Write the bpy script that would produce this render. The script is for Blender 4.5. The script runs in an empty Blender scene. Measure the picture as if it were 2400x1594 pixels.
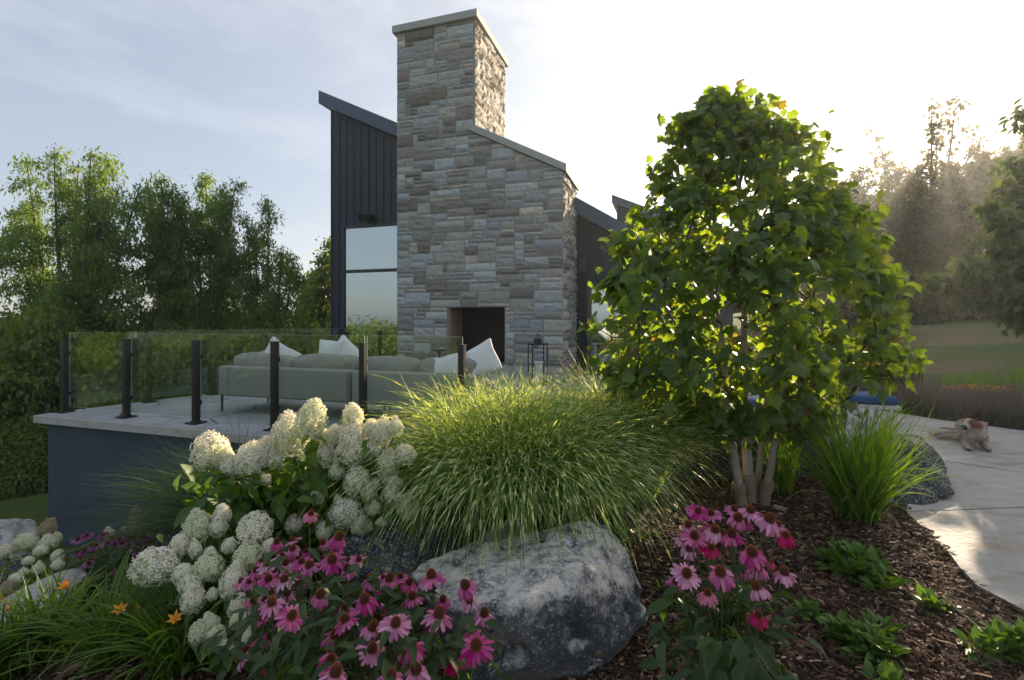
import bpy, bmesh, math, random
import numpy as np
from mathutils import Vector, Matrix, noise as mnoise
R = math.radians
rng = np.random.default_rng(7)
random.seed(7)
scene = bpy.context.scene
COL = scene.collection

# ------------------------------------------------------------------ camera
EYE = 1.24                      # eye above the deck surface (deck = z 0)
cam_d = bpy.data.cameras.new("camera"); cam = bpy.data.objects.new("camera", cam_d); COL.objects.link(cam)
cam.location = (0, 0, EYE); cam.rotation_euler = (R(90), 0, 0)
cam_d.lens = 17.0; cam_d.sensor_width = 36; cam_d.shift_y = -0.01875
cam_d.clip_start = 0.05; cam_d.clip_end = 3000
scene.camera = cam
# ------------------------------------------------------------------ light
SUN_AZ, SUN_EL = R(41.7), R(17.3)      # azimuth to the right of +Y
SUN_DIR = Vector((math.sin(SUN_AZ)*math.cos(SUN_EL), math.cos(SUN_AZ)*math.cos(SUN_EL), math.sin(SUN_EL)))
sd = bpy.data.lights.new("sun", 'SUN'); so = bpy.data.objects.new("sun", sd); COL.objects.link(so)
sd.energy = 5.0; sd.angle = R(0.6); sd.color = (1.0, 0.80, 0.56)
so.rotation_euler = (-SUN_DIR).to_track_quat('-Z', 'Y').to_euler()
w = bpy.data.worlds.new("World"); scene.world = w; w.use_nodes = True
nt = w.node_tree; N = nt.nodes; L = nt.links; N.clear()
def wn(t, **k):
    n = N.new(t)
    for a, b in k.items(): setattr(n, a, b)
    return n
out = wn('ShaderNodeOutputWorld'); bg = wn('ShaderNodeBackground'); bg.inputs[1].default_value = 0.09
sky = wn('ShaderNodeTexSky', sky_type='NISHITA', sun_disc=False, sun_elevation=SUN_EL, sun_rotation=SUN_AZ,
         air_density=1.0, dust_density=1.6, ozone_density=1.5, altitude=200)
tc = wn('ShaderNodeTexCoord'); mp = wn('ShaderNodeMapping'); mp.inputs['Scale'].default_value = (1.3, 1.3, 4.5)
nz = wn('ShaderNodeTexNoise'); nz.inputs['Scale'].default_value = 1.7; nz.inputs['Detail'].default_value = 8; nz.inputs['Roughness'].default_value = .58
nz.inputs['Distortion'].default_value = .35
L.new(tc.outputs['Generated'], mp.inputs[0]); L.new(mp.outputs[0], nz.inputs[0])
rp = wn('ShaderNodeValToRGB'); rp.color_ramp.elements[0].position = .47; rp.color_ramp.elements[1].position = .72
L.new(nz.outputs[0], rp.inputs[0])
# how near the sun the direction is: thin cloud is brighter there
dt = wn('ShaderNodeVectorMath', operation='DOT_PRODUCT'); dt.inputs[1].default_value = SUN_DIR
L.new(tc.outputs['Generated'], dt.inputs[0])
mr = wn('ShaderNodeMapRange'); mr.inputs['From Min'].default_value = 0.15; mr.inputs['From Max'].default_value = 1.0
mr.inputs['To Min'].default_value = 0.0; mr.inputs['To Max'].default_value = 1.0
L.new(dt.outputs['Value'], mr.inputs['Value'])
pw = wn('ShaderNodeMath', operation='POWER'); pw.inputs[1].default_value = 2.2; L.new(mr.outputs[0], pw.inputs[0])
cc = wn('ShaderNodeMixRGB'); cc.inputs[1].default_value = (2.15, 2.3, 2.6, 1); cc.inputs[2].default_value = (4.3, 4.2, 4.1, 1)
L.new(pw.outputs[0], cc.inputs[0])
# thin high veil over the whole sky, then brighter cloud wisps
m2 = wn('ShaderNodeMath', operation='MULTIPLY_ADD', use_clamp=True); m2.inputs[1].default_value = .3; m2.inputs[2].default_value = .62; L.new(pw.outputs[0], m2.inputs[0])
mx0 = wn('ShaderNodeMixRGB'); L.new(m2.outputs[0], mx0.inputs[0]); L.new(sky.outputs[0], mx0.inputs[1]); L.new(cc.outputs[0], mx0.inputs[2])
cl = wn('ShaderNodeVectorMath', operation='SCALE'); cl.inputs['Scale'].default_value = 1.42; L.new(cc.outputs[0], cl.inputs[0])
m1 = wn('ShaderNodeMath', operation='MULTIPLY'); m1.inputs[1].default_value = .62; L.new(rp.outputs[0], m1.inputs[0])
mx = wn('ShaderNodeMixRGB'); L.new(m1.outputs[0], mx.inputs[0]); L.new(mx0.outputs[0], mx.inputs[1]); L.new(cl.outputs[0], mx.inputs[2])
L.new(mx.outputs[0], bg.inputs[0]); L.new(bg.outputs[0], out.inputs[0])
scene.view_settings.view_transform = 'Standard'; scene.view_settings.look = 'None'
scene.view_settings.exposure = 1.5; scene.view_settings.gamma = 1.0
scene.cycles.max_bounces = 7; scene.cycles.transparent_max_bounces = 12; scene.cycles.caustics_reflective = False
scene.cycles.caustics_refractive = False; scene.cycles.use_denoising = True

# ------------------------------------------------------------------ helpers
F_PX = 1133.0
HAZE = .0015
def P(px, py, d):
    """Point at distance d in front of the camera, on the sight line of a place in the photo."""
    return Vector(((px-1200)/F_PX*d, d, EYE-(py-752)/F_PX*d))
U = Vector((-0.953, 0.3027, 0)); V_ = Vector((0.3027, 0.953, 0)); RU = -U
def hp(o, s, dpt, z):            # a point in the house's frame
    p = Vector(o) + U*s + V_*dpt; return Vector((p.x, p.y, z))
CC = Vector((1.059, 10.0, 0))    # front right corner of the stone fireplace

def mesh_from(name, V, Fs, mats=None, smooth=False, attrs=None, mat_idx=None):
    me = bpy.data.meshes.new(name)
    V = np.asarray(V, dtype=np.float32).reshape(-1, 3)
    if not isinstance(Fs, (list, tuple)): Fs = [Fs]
    Fs = [np.asarray(f, dtype=np.int32) for f in Fs if len(f)]
    loops = np.concatenate([f.ravel() for f in Fs]); cnt = np.concatenate([np.full(len(f), f.shape[1], dtype=np.int32) for f in Fs])
    st = np.concatenate([[0], np.cumsum(cnt)[:-1]]).astype(np.int32)
    me.vertices.add(len(V)); me.vertices.foreach_set('co', V.ravel())
    me.loops.add(len(loops)); me.loops.foreach_set('vertex_index', loops)
    me.polygons.add(len(cnt)); me.polygons.foreach_set('loop_start', st); me.polygons.foreach_set('loop_total', cnt)
    me.polygons.foreach_set('use_smooth', np.full(len(cnt), bool(smooth)))
    if mat_idx is not None: me.polygons.foreach_set('material_index', np.asarray(mat_idx, dtype=np.int32))
    for k, a in (attrs or {}).items():
        a = np.asarray(a, dtype=np.float32)
        if a.ndim == 1: at = me.attributes.new(k, 'FLOAT', 'POINT'); at.data.foreach_set('value', a)
        else:
            at = me.attributes.new(k, 'FLOAT_COLOR', 'POINT')
            c = np.ones((len(a), 4), np.float32); c[:, :3] = a; at.data.foreach_set('color', c.ravel())
    for m in (mats if isinstance(mats, (list, tuple)) else [mats]):
        if m: me.materials.append(m)
    me.update(); me.validate(); return me
def obj(name, me, parent=None):
    o = bpy.data.objects.new(name, me); COL.objects.link(o)
    if parent: o.parent = parent
    return o
def tag(o, label=None, cat=None, group=None, kind=None):
    if label: o['label'] = label
    if cat: o['category'] = cat
    if group: o['group'] = group
    if kind: o['kind'] = kind
    return o
def empty(name, loc=(0, 0, 0), rz=0):
    o = bpy.data.objects.new(name, None); COL.objects.link(o); o.location = loc; o.rotation_euler = (0, 0, rz)
    o.empty_display_size = .1; return o
def kids(o): return [c for c in bpy.data.objects if c.parent == o]
def copy_tree(o, parent=None):
    c = o.copy(); COL.objects.link(c)
    if parent: c.parent = parent
    for ch in kids(o): copy_tree(ch, c)
    return c
def rel(o, parent):              # parent while keeping world coordinates of the mesh (parents here only translate)
    o.parent = parent; o.location = Vector(o.location) - Vector(parent.location) if parent else o.location
    return o

class MB:
    def __init__(s): s.v = []; s.f = {}; s.n = 0; s.a = []
    def add(s, V, F, col=None):
        V = np.asarray(V, float).reshape(-1, 3); F = np.asarray(F, int)
        s.f.setdefault(F.shape[1], []).append(F+s.n); s.v.append(V); s.n += len(V)
        if col is not None: s.a.append(np.tile(np.asarray(col, float), (len(V), 1)))
    def box(s, c, size, ax=(1, 0, 0), ay=(0, 1, 0), az=(0, 0, 1), col=None):
        ax, ay, az = (np.array(a, float) for a in (ax, ay, az)); c = np.array(c, float); h = np.array(size, float)/2
        V = [c+ax*h[0]*i+ay*h[1]*j+az*h[2]*k for k in (-1, 1) for j in (-1, 1) for i in (-1, 1)]
        s.add(V, [(0, 2, 3, 1), (4, 5, 7, 6), (0, 1, 5, 4), (2, 6, 7, 3), (0, 4, 6, 2), (1, 3, 7, 5)], col)
    def prism(s, poly, z0, z1, col=None):   # poly: ccw xy list
        n = len(poly); V = [(p[0], p[1], z0) for p in poly]+[(p[0], p[1], z1) for p in poly]
        s.add(V, [list(range(n, 2*n))], col); s.f[n][-1] = s.f[n][-1]
        s.add(V, [(i, (i+1) % n, n+(i+1) % n, n+i) for i in range(n)], col)
        s.add(V[:n], [list(range(n))[::-1]], col)
    def slabpoly(s, pts, th):               # pts: coplanar 3d list, th: thickness vector
        n = len(pts); th = Vector(th); a = [Vector(p) for p in pts]; b = [p+th for p in a]
        s.add(a+b, [list(range(n))]); s.add(a+b, [list(range(n, 2*n))[::-1]])
        s.add(a+b, [(i, n+i, n+(i+1) % n, (i+1) % n) for i in range(n)])
    def tube(s, pts, rad, k=6, cap=True):
        pts = [Vector(p) for p in pts]; n = len(pts)
        if not hasattr(rad, '__len__'): rad = [rad]*n
        up = Vector((0.31, .17, 1)).normalized(); V = []
        for i, p in enumerate(pts):
            t = (pts[min(i+1, n-1)]-pts[max(i-1, 0)])
            t = t.normalized() if t.length > 1e-9 else Vector((0, 0, 1))
            a = t.cross(up if abs(t.dot(up)) < .95 else Vector((1, 0, 0))).normalized(); b = t.cross(a)
            for j in range(k):
                an = 2*math.pi*j/k; V.append(p+(a*math.cos(an)+b*math.sin(an))*rad[i])
        F = [(i*k+j, i*k+(j+1) % k, (i+1)*k+(j+1) % k, (i+1)*k+j) for i in range(n-1) for j in range(k)]
        s.add(V, F)
        if cap: s.add(V[-k:], [list(range(k))]); s.add(V[:k], [list(range(k))[::-1]])
    def mesh(s, name, mat, smooth=False, attr='col'):
        at = {attr: np.concatenate(s.a)} if s.a and sum(len(x) for x in s.a) == s.n else None
        return mesh_from(name, np.concatenate(s.v), [np.concatenate(f) for f in s.f.values()], mat, smooth, at)
    def build(s, name, mat, parent=None, smooth=False): return obj(name, s.mesh(name, mat, smooth), parent)

def rbox_mesh(name, size, bevel, mat, seg=3, puff=0, jit=0, sub=0):
    bm = bmesh.new(); bmesh.ops.create_cube(bm, size=1)
    for v in bm.verts: v.co = Vector((v.co.x*size[0], v.co.y*size[1], v.co.z*size[2]))
    bmesh.ops.bevel(bm, geom=bm.edges[:]+bm.verts[:], offset=bevel, segments=seg, profile=.5, affect='EDGES')
    if sub:
        bmesh.ops.subdivide_edges(bm, edges=bm.edges[:], cuts=sub, use_grid_fill=True)
    if puff or jit:
        for v in bm.verts:
            q = Vector((v.co.x/size[0]*2, v.co.y/size[1]*2, v.co.z/size[2]*2))
            k = [(1-q.y**2)*(1-q.z**2), (1-q.x**2)*(1-q.z**2), (1-q.x**2)*(1-q.y**2)]
            v.co += Vector((q.x*k[0], q.y*k[1], q.z*k[2]))*puff
            v.co += mnoise.noise_vector(v.co*5+Vector((size[0]*9, 0, 0)))*jit
    me = bpy.data.meshes.new(name); bm.to_mesh(me); bm.free()
    for p in me.polygons: p.use_smooth = True
    me.materials.append(mat); return me

# ------------------------------------------------------------------ materials
MATS = {}
def mat(name, col=(.5, .5, .5), rough=.7, metal=0, spec=.5, var=0, vscale=4, bump=0, bscale=20, attr=None, col2=None, thr=(.4, .65), coord='Object', mapscale=None, detail=6):
    if name in MATS: return MATS[name]
    m = bpy.data.materials.new(name); m.use_nodes = True; t = m.node_tree; n = t.nodes; l = t.links
    b = n['Principled BSDF']; b.inputs['Roughness'].default_value = rough; b.inputs['Metallic'].default_value = metal
    b.inputs['Specular IOR Level'].default_value = spec
    tc = n.new('ShaderNodeTexCoord'); src = tc.outputs[coord]
    if mapscale:
        mp = n.new('ShaderNodeMapping'); mp.inputs['Scale'].default_value = mapscale; l.new(src, mp.inputs[0]); src = mp.outputs[0]
    if attr:
        a = n.new('ShaderNodeAttribute'); a.attribute_name = attr; base = a.outputs['Color']
    else:
        a = n.new('ShaderNodeRGB'); a.outputs[0].default_value = (*col, 1); base = a.outputs[0]
    if col2 is not None:
        z = n.new('ShaderNodeTexNoise'); z.inputs['Scale'].default_value = vscale; z.inputs['Detail'].default_value = detail; l.new(src, z.inputs[0])
        rr = n.new('ShaderNodeValToRGB'); rr.color_ramp.elements[0].position = thr[0]; rr.color_ramp.elements[1].position = thr[1]; l.new(z.outputs[0], rr.inputs[0])
        x = n.new('ShaderNodeMixRGB'); l.new(rr.outputs[0], x.inputs[0]); l.new(base, x.inputs[1]); x.inputs[2].default_value = (*col2, 1); base = x.outputs[0]
    if var:
        z = n.new('ShaderNodeTexNoise'); z.inputs['Scale'].default_value = vscale*2.3; z.inputs['Detail'].default_value = 8; z.inputs['Roughness'].default_value = .65; l.new(src, z.inputs[0])
        r = n.new('ShaderNodeMapRange'); r.inputs['From Min'].default_value = .25; r.inputs['From Max'].default_value = .75
        r.inputs['To Min'].default_value = 1-var; r.inputs['To Max'].default_value = 1+var; l.new(z.outputs[0], r.inputs[0])
        x = n.new('ShaderNodeVectorMath'); x.operation = 'SCALE'; l.new(base, x.inputs[0]); l.new(r.outputs[0], x.inputs['Scale']); base = x.outputs[0]
    l.new(base, b.inputs['Base Color'])
    if bump:
        z = n.new('ShaderNodeTexNoise'); z.inputs['Scale'].default_value = bscale; z.inputs['Detail'].default_value = 8; z.inputs['Roughness'].default_value = .6; l.new(src, z.inputs[0])
        q = n.new('ShaderNodeBump'); q.inputs['Strength'].default_value = bump; q.inputs['Distance'].default_value = .03; l.new(z.outputs[0], q.inputs['Height']); l.new(q.outputs[0], b.inputs['Normal'])
    MATS[name] = m; return m
def leafmat(name, c1, c2, trans=.4, tcol=None, rough=.45, tipcol=None, band=None, spec=.4, autumn=None):
    """Leaf: random tint per leaf, light shining through. band=(col,freq) adds cross bands along attribute tt."""
    if name in MATS: return MATS[name]
    m = bpy.data.materials.new(name); m.use_nodes = True; t = m.node_tree; n = t.nodes; l = t.links
    b = n['Principled BSDF']; b.inputs['Roughness'].default_value = rough; b.inputs['Specular IOR Level'].default_value = spec
    g = n.new('ShaderNodeNewGeometry')
    rr = n.new('ShaderNodeValToRGB'); rr.color_ramp.elements[0].color = (*c1, 1); rr.color_ramp.elements[1].color = (*c2, 1)
    l.new(g.outputs['Random Per Island'], rr.inputs[0]); base = rr.outputs[0]
    if autumn:
        e = rr.color_ramp.elements.new(autumn[1]-.02); e.color = (*c2, 1); rr.color_ramp.elements[-1].color = (*autumn[0], 1)
    if tipcol or band:
        a = n.new('ShaderNodeAttribute'); a.attribute_name = 'tt'
    if tipcol:
        x = n.new('ShaderNodeMixRGB'); l.new(a.outputs['Fac'], x.inputs[0]); l.new(base, x.inputs[1]); x.inputs[2].default_value = (*tipcol, 1); base = x.outputs[0]
    if band:
        ad = n.new('ShaderNodeMath'); ad.operation = 'MULTIPLY_ADD'; ad.inputs[1].default_value = band[1]
        m7 = n.new('ShaderNodeMath'); m7.operation = 'MULTIPLY'; m7.inputs[1].default_value = 20; l.new(g.outputs['Random Per Island'], m7.inputs[0])
        l.new(a.outputs['Fac'], ad.inputs[0]); l.new(m7.outputs[0], ad.inputs[2])
        sn = n.new('ShaderNodeMath'); sn.operation = 'SINE'; l.new(ad.outputs[0], sn.inputs[0])
        r2 = n.new('ShaderNodeMapRange'); r2.inputs['From Min'].default_value = .35; r2.inputs['From Max'].default_value = .75; l.new(sn.outputs[0], r2.inputs[0])
        x = n.new('ShaderNodeMixRGB'); l.new(r2.outputs[0], x.inputs[0]); l.new(base, x.inputs[1]); x.inputs[2].default_value = (*band[0], 1); base = x.outputs[0]
    l.new(base, b.inputs['Base Color'])
    tr = n.new('ShaderNodeBsdfTranslucent'); y = n.new('ShaderNodeMixRGB'); y.blend_type = 'MULTIPLY'; y.inputs[0].default_value = 1
    l.new(base, y.inputs[1]); y.inputs[2].default_value = (*(tcol or (1.8, 1.7, .6)), 1); l.new(y.outputs[0], tr.inputs[0])
    mx = n.new('ShaderNodeMixShader'); mx.inputs[0].default_value = trans
    l.new(b.outputs[0], mx.inputs[1]); l.new(tr.outputs[0], mx.inputs[2]); l.new(mx.outputs[0], n['Material Output'].inputs[0])
    MATS[name] = m; return m
def glassmat(name, tint, refl=.06, gain=1.0):
    m = bpy.data.materials.new(name); m.use_nodes = True; t = m.node_tree; n = t.nodes; l = t.links; n.remove(n['Principled BSDF'])
    tr = n.new('ShaderNodeBsdfTransparent'); tr.inputs[0].default_value = (*tint, 1)
    gl = n.new('ShaderNodeBsdfGlossy'); gl.inputs['Roughness'].default_value = 0.0; gl.inputs[0].default_value = (.86, .96, .96, 1)
    fr = n.new('ShaderNodeFresnel'); fr.inputs[0].default_value = 1.5
    ma = n.new('ShaderNodeMath'); ma.operation = 'MULTIPLY_ADD'; ma.inputs[1].default_value = gain; ma.inputs[2].default_value = refl; ma.use_clamp = True; l.new(fr.outputs[0], ma.inputs[0])
    ge = n.new('ShaderNodeNewGeometry'); iv = n.new('ShaderNodeMath'); iv.operation = 'SUBTRACT'; iv.inputs[0].default_value = 1; l.new(ge.outputs['Backfacing'], iv.inputs[1])   # inner faces of a pane do not mirror again
    mu = n.new('ShaderNodeMath'); mu.operation = 'MULTIPLY'; l.new(ma.outputs[0], mu.inputs[0]); l.new(iv.outputs[0], mu.inputs[1]); ma = mu
    mx = n.new('ShaderNodeMixShader'); l.new(ma.outputs[0], mx.inputs[0]); l.new(tr.outputs[0], mx.inputs[1]); l.new(gl.outputs[0], mx.inputs[2])
    l.new(mx.outputs[0], n['Material Output'].inputs[0]); return m

M = dict(
    metal_black=mat('black_metal', (.010, .010, .011), .35, 0, .5),
    clad=mat('dark_cladding', (.012, .027, .043), .62, var=.25, vscale=3, bump=.15, bscale=30, mapscale=(3, 3, .5)),
    fascia=mat('fascia_metal', (.035, .070, .12), .45, var=.1),
    stucco=mat('dark_stucco', (.048, .070, .096), .8, var=.16, vscale=1.0, bump=.5, bscale=70, col2=(.072, .088, .10), thr=(.48, .75)),
    cap=mat('cap_stone', (.36, .36, .34), .8, var=.12, vscale=6, bump=.2, bscale=30),
    deck=mat('deck_stone', (.40, .40, .41), .6, var=.25, vscale=1.2, bump=.4, bscale=9, col2=(.30, .32, .33)),
    coping=mat('coping_stone', (.42, .40, .37), .75, var=.2, vscale=3, bump=.5, bscale=25),
    path=mat('path_stone', (.38, .36, .33), .7, var=.2, vscale=2.2, bump=.45, bscale=14, col2=(.27, .20, .14), thr=(.54, .76), mapscale=(1.1, 1.7, 1), detail=10),
    stone=mat('cut_stone', attr='col', rough=.85, var=.22, vscale=7, bump=.55, bscale=22),
    mortar=mat('mortar', (.27, .27, .25), .9, var=.1, bump=.3, bscale=60),
    soot=mat('firebox_soot', (.012, .011, .010), .9, col2=(.03, .025, .022), vscale=1.5),
    firebrick=mat('firebrick', (.36, .26, .20), .85, col2=(.03, .025, .02), vscale=1.1, thr=(.56, .74), var=.15),
    sofa=mat('sofa_fabric', (.30, .295, .265), .9, var=.08, vscale=20, bump=.2, bscale=180, spec=.2),
    pillow=mat('white_linen', (.72, .72, .73), .9, bump=.25, bscale=9, spec=.2),
    blue=mat('blue_cushion', (.035, .085, .20), .8, var=.1, spec=.3),
    wood_pale=mat('pale_frame', (.55, .52, .47), .6),
    bark=mat('bark', (.13, .10, .075), .9, var=.3, vscale=5, bump=.6, bscale=30),
    bark_maple=mat('maple_bark', (.42, .36, .30), .8, var=.28, vscale=7, bump=.5, bscale=40, mapscale=(1, 1, .5)),
    burlap=mat('burlap', (.40, .30, .20), .95, var=.25, vscale=20, bump=.8, bscale=120),
    stem=mat('green_stem', (.07, .085, .03), .6),
    stem_red=mat('brown_stem', (.12, .06, .03), .6),
)
# ------------------------------------------------------------------ terrain
CP = np.array([  # x, y, z
 (0, -6, -.5), (0, 0, -.38), (1, 1.2, -.36), (2.5, 1.5, -.35), (.5, 2.5, -.36), (2.1, 4.25, -.38), (1, 3.6, -.36), (3, 3, -.335), (4, 4.2, -.35), (2.6, 2.6, -.33), (3.2, 4.2, -.335), (2.9, 3.4, -.33), (3.6, 5.2, -.36),
 (-.8, 1.6, -.42), (-.6, 3.0, -.42), (-1.2, 1.9, -.44), (-2, 2.3, -.50), (-2.8, 2.6, -.62), (-1.8, 3.3, -.68), (-3, 3.6, -1.0), (-3.9, 4.9, -1.30), (-2.4, 4.6, -1.0), (-1.0, 4.1, -.55), (-4.4, 4.2, -1.15),
 (-5.5, 4.5, -1.45), (-6.3, 6.0, -1.75), (-8, 7.5, -1.95), (-10.5, 11, -2.5), (-8, 3, -1.8), (-5, 1.5, -1.1), (-4, 0, -.9), (-8, -3, -1.8), (-15, 5, -3), (-14, 14, -2.9), (-6, 14, -2.6), (-22, 25, -4), (-5, 25, -3),
 (5, 4, -.40), (6, 6, -.40), (5, 8, -.40), (8, 5, -.40), (7, 8.2, -.36), (9, 8, -.2), (10, 10.5, .0), (13, 11, .15), (16, 14, .6), (12, 16, .35), (20, 19, 1.15), (28, 30, 1.6), (22, 30, 1.1), (36, 30, 2.4), (40, 45, 2.6), (25, 50, 2.3), (10, 30, .2), (5, 20, -.8), (60, 60, 3.5), (0, 60, -3), (-60, 60, -8), (60, 0, 2), (15, 0, .1), (10, -10, -.2), (-40, -10, -6), (0, -60, -3), (0, 140, -4), (140, 140, 5), (-140, 100, -9), (300, 300, 4), (-300, 300, -9), (300, -300, 0), (-300, -300, -9), (0, 400, -10), (0, 9, -.9), (3, 11, -.8), (-4, 9, -2.0)], float)
def gz(x, y):
    x = np.atleast_1d(np.asarray(x, float)); y = np.atleast_1d(np.asarray(y, float))
    d2 = (x[:, None]-CP[:, 0])**2+(y[:, None]-CP[:, 1])**2+.02
    r = .06*(1+.05*(x**2+y**2))[:, None]
    wt = 1/(d2+r)**1.9
    return (wt*CP[:, 2]).sum(1)/wt.sum(1)
def g1(x, y): return float(gz(x, y)[0])
def on(px, py, d, dz=0):         # on the ground at that distance
    p = P(px, py, d); p.z = g1(p.x, p.y)+dz; return p
PATH = [(1.75, -.4), (2.62, 1.6), (2.75, 2.55), (2.73, 2.84), (2.94, 3.26), (3.2, 3.92), (3.75, 4.55), (4.55, 5.6), (4.7, 6.9), (3.3, 8.1), (3.2, 9.6), (5.2, 9.4), (6.3, 8.55), (6.75, 7.5), (7.3, 6.7), (7.9, 5.2), (8.2, 3), (8, -.4)]
PZ = -.31
def inpoly(x, y, poly):
    x = np.asarray(x); y = np.asarray(y); c = np.zeros(x.shape, bool); n = len(poly)
    for i in range(n):
        x0, y0 = poly[i]; x1, y1 = poly[(i+1) % n]
        if y0 == y1: continue
        c ^= ((y0 > y) != (y1 > y)) & (x < (x1-x0)*(y-y0)/(y1-y0)+x0)
    return c
def grid_mesh(xs, ys, zf):
    X, Y = np.meshgrid(xs, ys); Z = zf(X.ravel(), Y.ravel()); V = np.stack([X.ravel(), Y.ravel(), Z], 1)
    a, b = len(xs), len(ys); i = np.arange(a-1)[None, :]+a*np.arange(b-1)[:, None]; i = i.ravel()
    return V, np.stack([i, i+1, i+1+a, i+a], 1)
def axis(lo, hi, step, far, k=1.25):
    a = list(np.arange(lo, hi, step)); s = step
    while a[-1] < far: s *= k; a.append(a[-1]+s)
    s = step
    while a[0] > -far: s *= k; a.insert(0, a[0]-s)
    return np.array(a)
def nse(x, y, f, seed=0):
    return np.array([mnoise.noise(Vector((a*f, b*f, seed))) for a, b in zip(x, y)])
XS = axis(-7, 9, .12, 900); YS = axis(-.6, 12, .12, 900)
def tz(x, y):
    z = gz(x, y); near = (np.abs(x) < 12) & (y < 14) & (y > -3)
    z[near] += .025*nse(x[near], y[near], 3.1, 2)+.012*nse(x[near], y[near], 9, 5)
    def deep(poly):
        k = inpoly(x, y, poly)
        for ox, oy in ((.13, 0), (-.13, 0), (0, .13), (0, -.13)): k &= inpoly(x+ox, y+oy, poly)
        return k
    ip = deep(PATH) | deep(DECK); z[ip] = np.minimum(z[ip], -.47)
    ed = inpoly(x, y, PATH); z[ed] = np.minimum(z[ed], PZ-.02)
    return z
A_ = Vector((-6.26, 6.41, 0)); SIDE = Vector((.555, .832, 0))
B_ = A_+RU*6.3
DECK = [tuple((A_+SIDE*.1+RU*.1).xy), tuple((B_).xy), tuple((B_+V_*4.6).xy), tuple((B_+V_*4.6+RU*3.4).xy), (4.9, 11.2), tuple(hp(CC, -2, 1.7, 0).xy), tuple(hp(CC, 3.2, 1.9, 0).xy)]
def ground_mat():
    m = bpy.data.materials.new('garden_ground'); m.use_nodes = True; t = m.node_tree; n = t.nodes; l = t.links; b = n['Principled BSDF']
    b.inputs['Roughness'].default_value = .95; b.inputs['Specular IOR Level'].default_value = .15
    a = n.new('ShaderNodeAttribute'); a.attribute_name = 'bed'
    tc = n.new('ShaderNodeTexCoord')
    def nz(sc, d=8, r=.6):
        z = n.new('ShaderNodeTexNoise'); z.inputs['Scale'].default_value = sc; z.inputs['Detail'].default_value = d; z.inputs['Roughness'].default_value = r; l.new(tc.outputs['Object'], z.inputs[0]); return z.outputs[0]
    def ramp(src, *st):
        r = n.new('ShaderNodeValToRGB'); e = r.color_ramp.elements
        while len(e) < len(st): e.new(.5)
        for i, (p, c) in enumerate(st): e[i].position = p; e[i].color = (*c, 1)
        l.new(src, r.inputs[0]); return r.outputs[0]
    mul = ramp(nz(38), (.3, (.022, .013, .008)), (.55, (.06, .035, .021)), (.75, (.17, .095, .055)))
    gr = ramp(nz(.33, 6), (.35, (.05, .09, .020)), (.47, (.085, .11, .033)), (.62, (.16, .125, .062)))
    grn = ramp(nz(.5, 6), (.35, (.05, .085, .018)), (.65, (.085, .12, .028)))
    dr_ = n.new('ShaderNodeAttribute'); dr_.attribute_name = 'dry'; gx_ = n.new('ShaderNodeMixRGB'); l.new(dr_.outputs['Fac'], gx_.inputs[0]); l.new(grn, gx_.inputs[1]); l.new(gr, gx_.inputs[2]); gr = gx_.outputs[0]
    gr2 = ramp(nz(22), (.3, (.55, .55, .55)), (.7, (1.35, 1.3, 1.2)))
    mm = n.new('ShaderNodeMixRGB'); mm.blend_type = 'MULTIPLY'; mm.inputs[0].default_value = 1; l.new(gr, mm.inputs[1]); l.new(gr2, mm.inputs[2])
    x = n.new('ShaderNodeMixRGB'); l.new(a.outputs['Fac'], x.inputs[0]); l.new(mm.outputs[0], x.inputs[1]); l.new(mul, x.inputs[2]); l.new(x.outputs[0], b.inputs[0])
    q = n.new('ShaderNodeBump'); q.inputs['Strength'].default_value = .8; q.inputs['Distance'].default_value = .02; l.new(nz(45), q.inputs['Height']); l.new(q.outputs[0], b.inputs['Normal'])
    return m
XS = XS[np.abs(XS) < 262]; YS = YS[np.abs(YS) < 262]
V, F = grid_mesh(XS, YS, tz)
BED = [(-5.7, 5.5), (-6.2, 3.6), (-5.5, 1.5), (-4, -1.5), (2.5, -1.5), (8.3, -1), (8.5, 3), (8.8, 5.5), (9.6, 7.4), (9, 9.6), (6, 11.5), (2, 11.5), (-2, 9), (-5, 6.8)]
bed = inpoly(V[:, 0], V[:, 1], BED).astype(float)
gm = mesh_from('ground', V, F, ground_mat(), True, {'bed': bed, 'dry': np.clip((V[:, 0]-4)/5, 0, 1)*np.clip((27-V[:, 1])/6, .12, 1)})
tag(obj('ground', gm), kind='structure')

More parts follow.
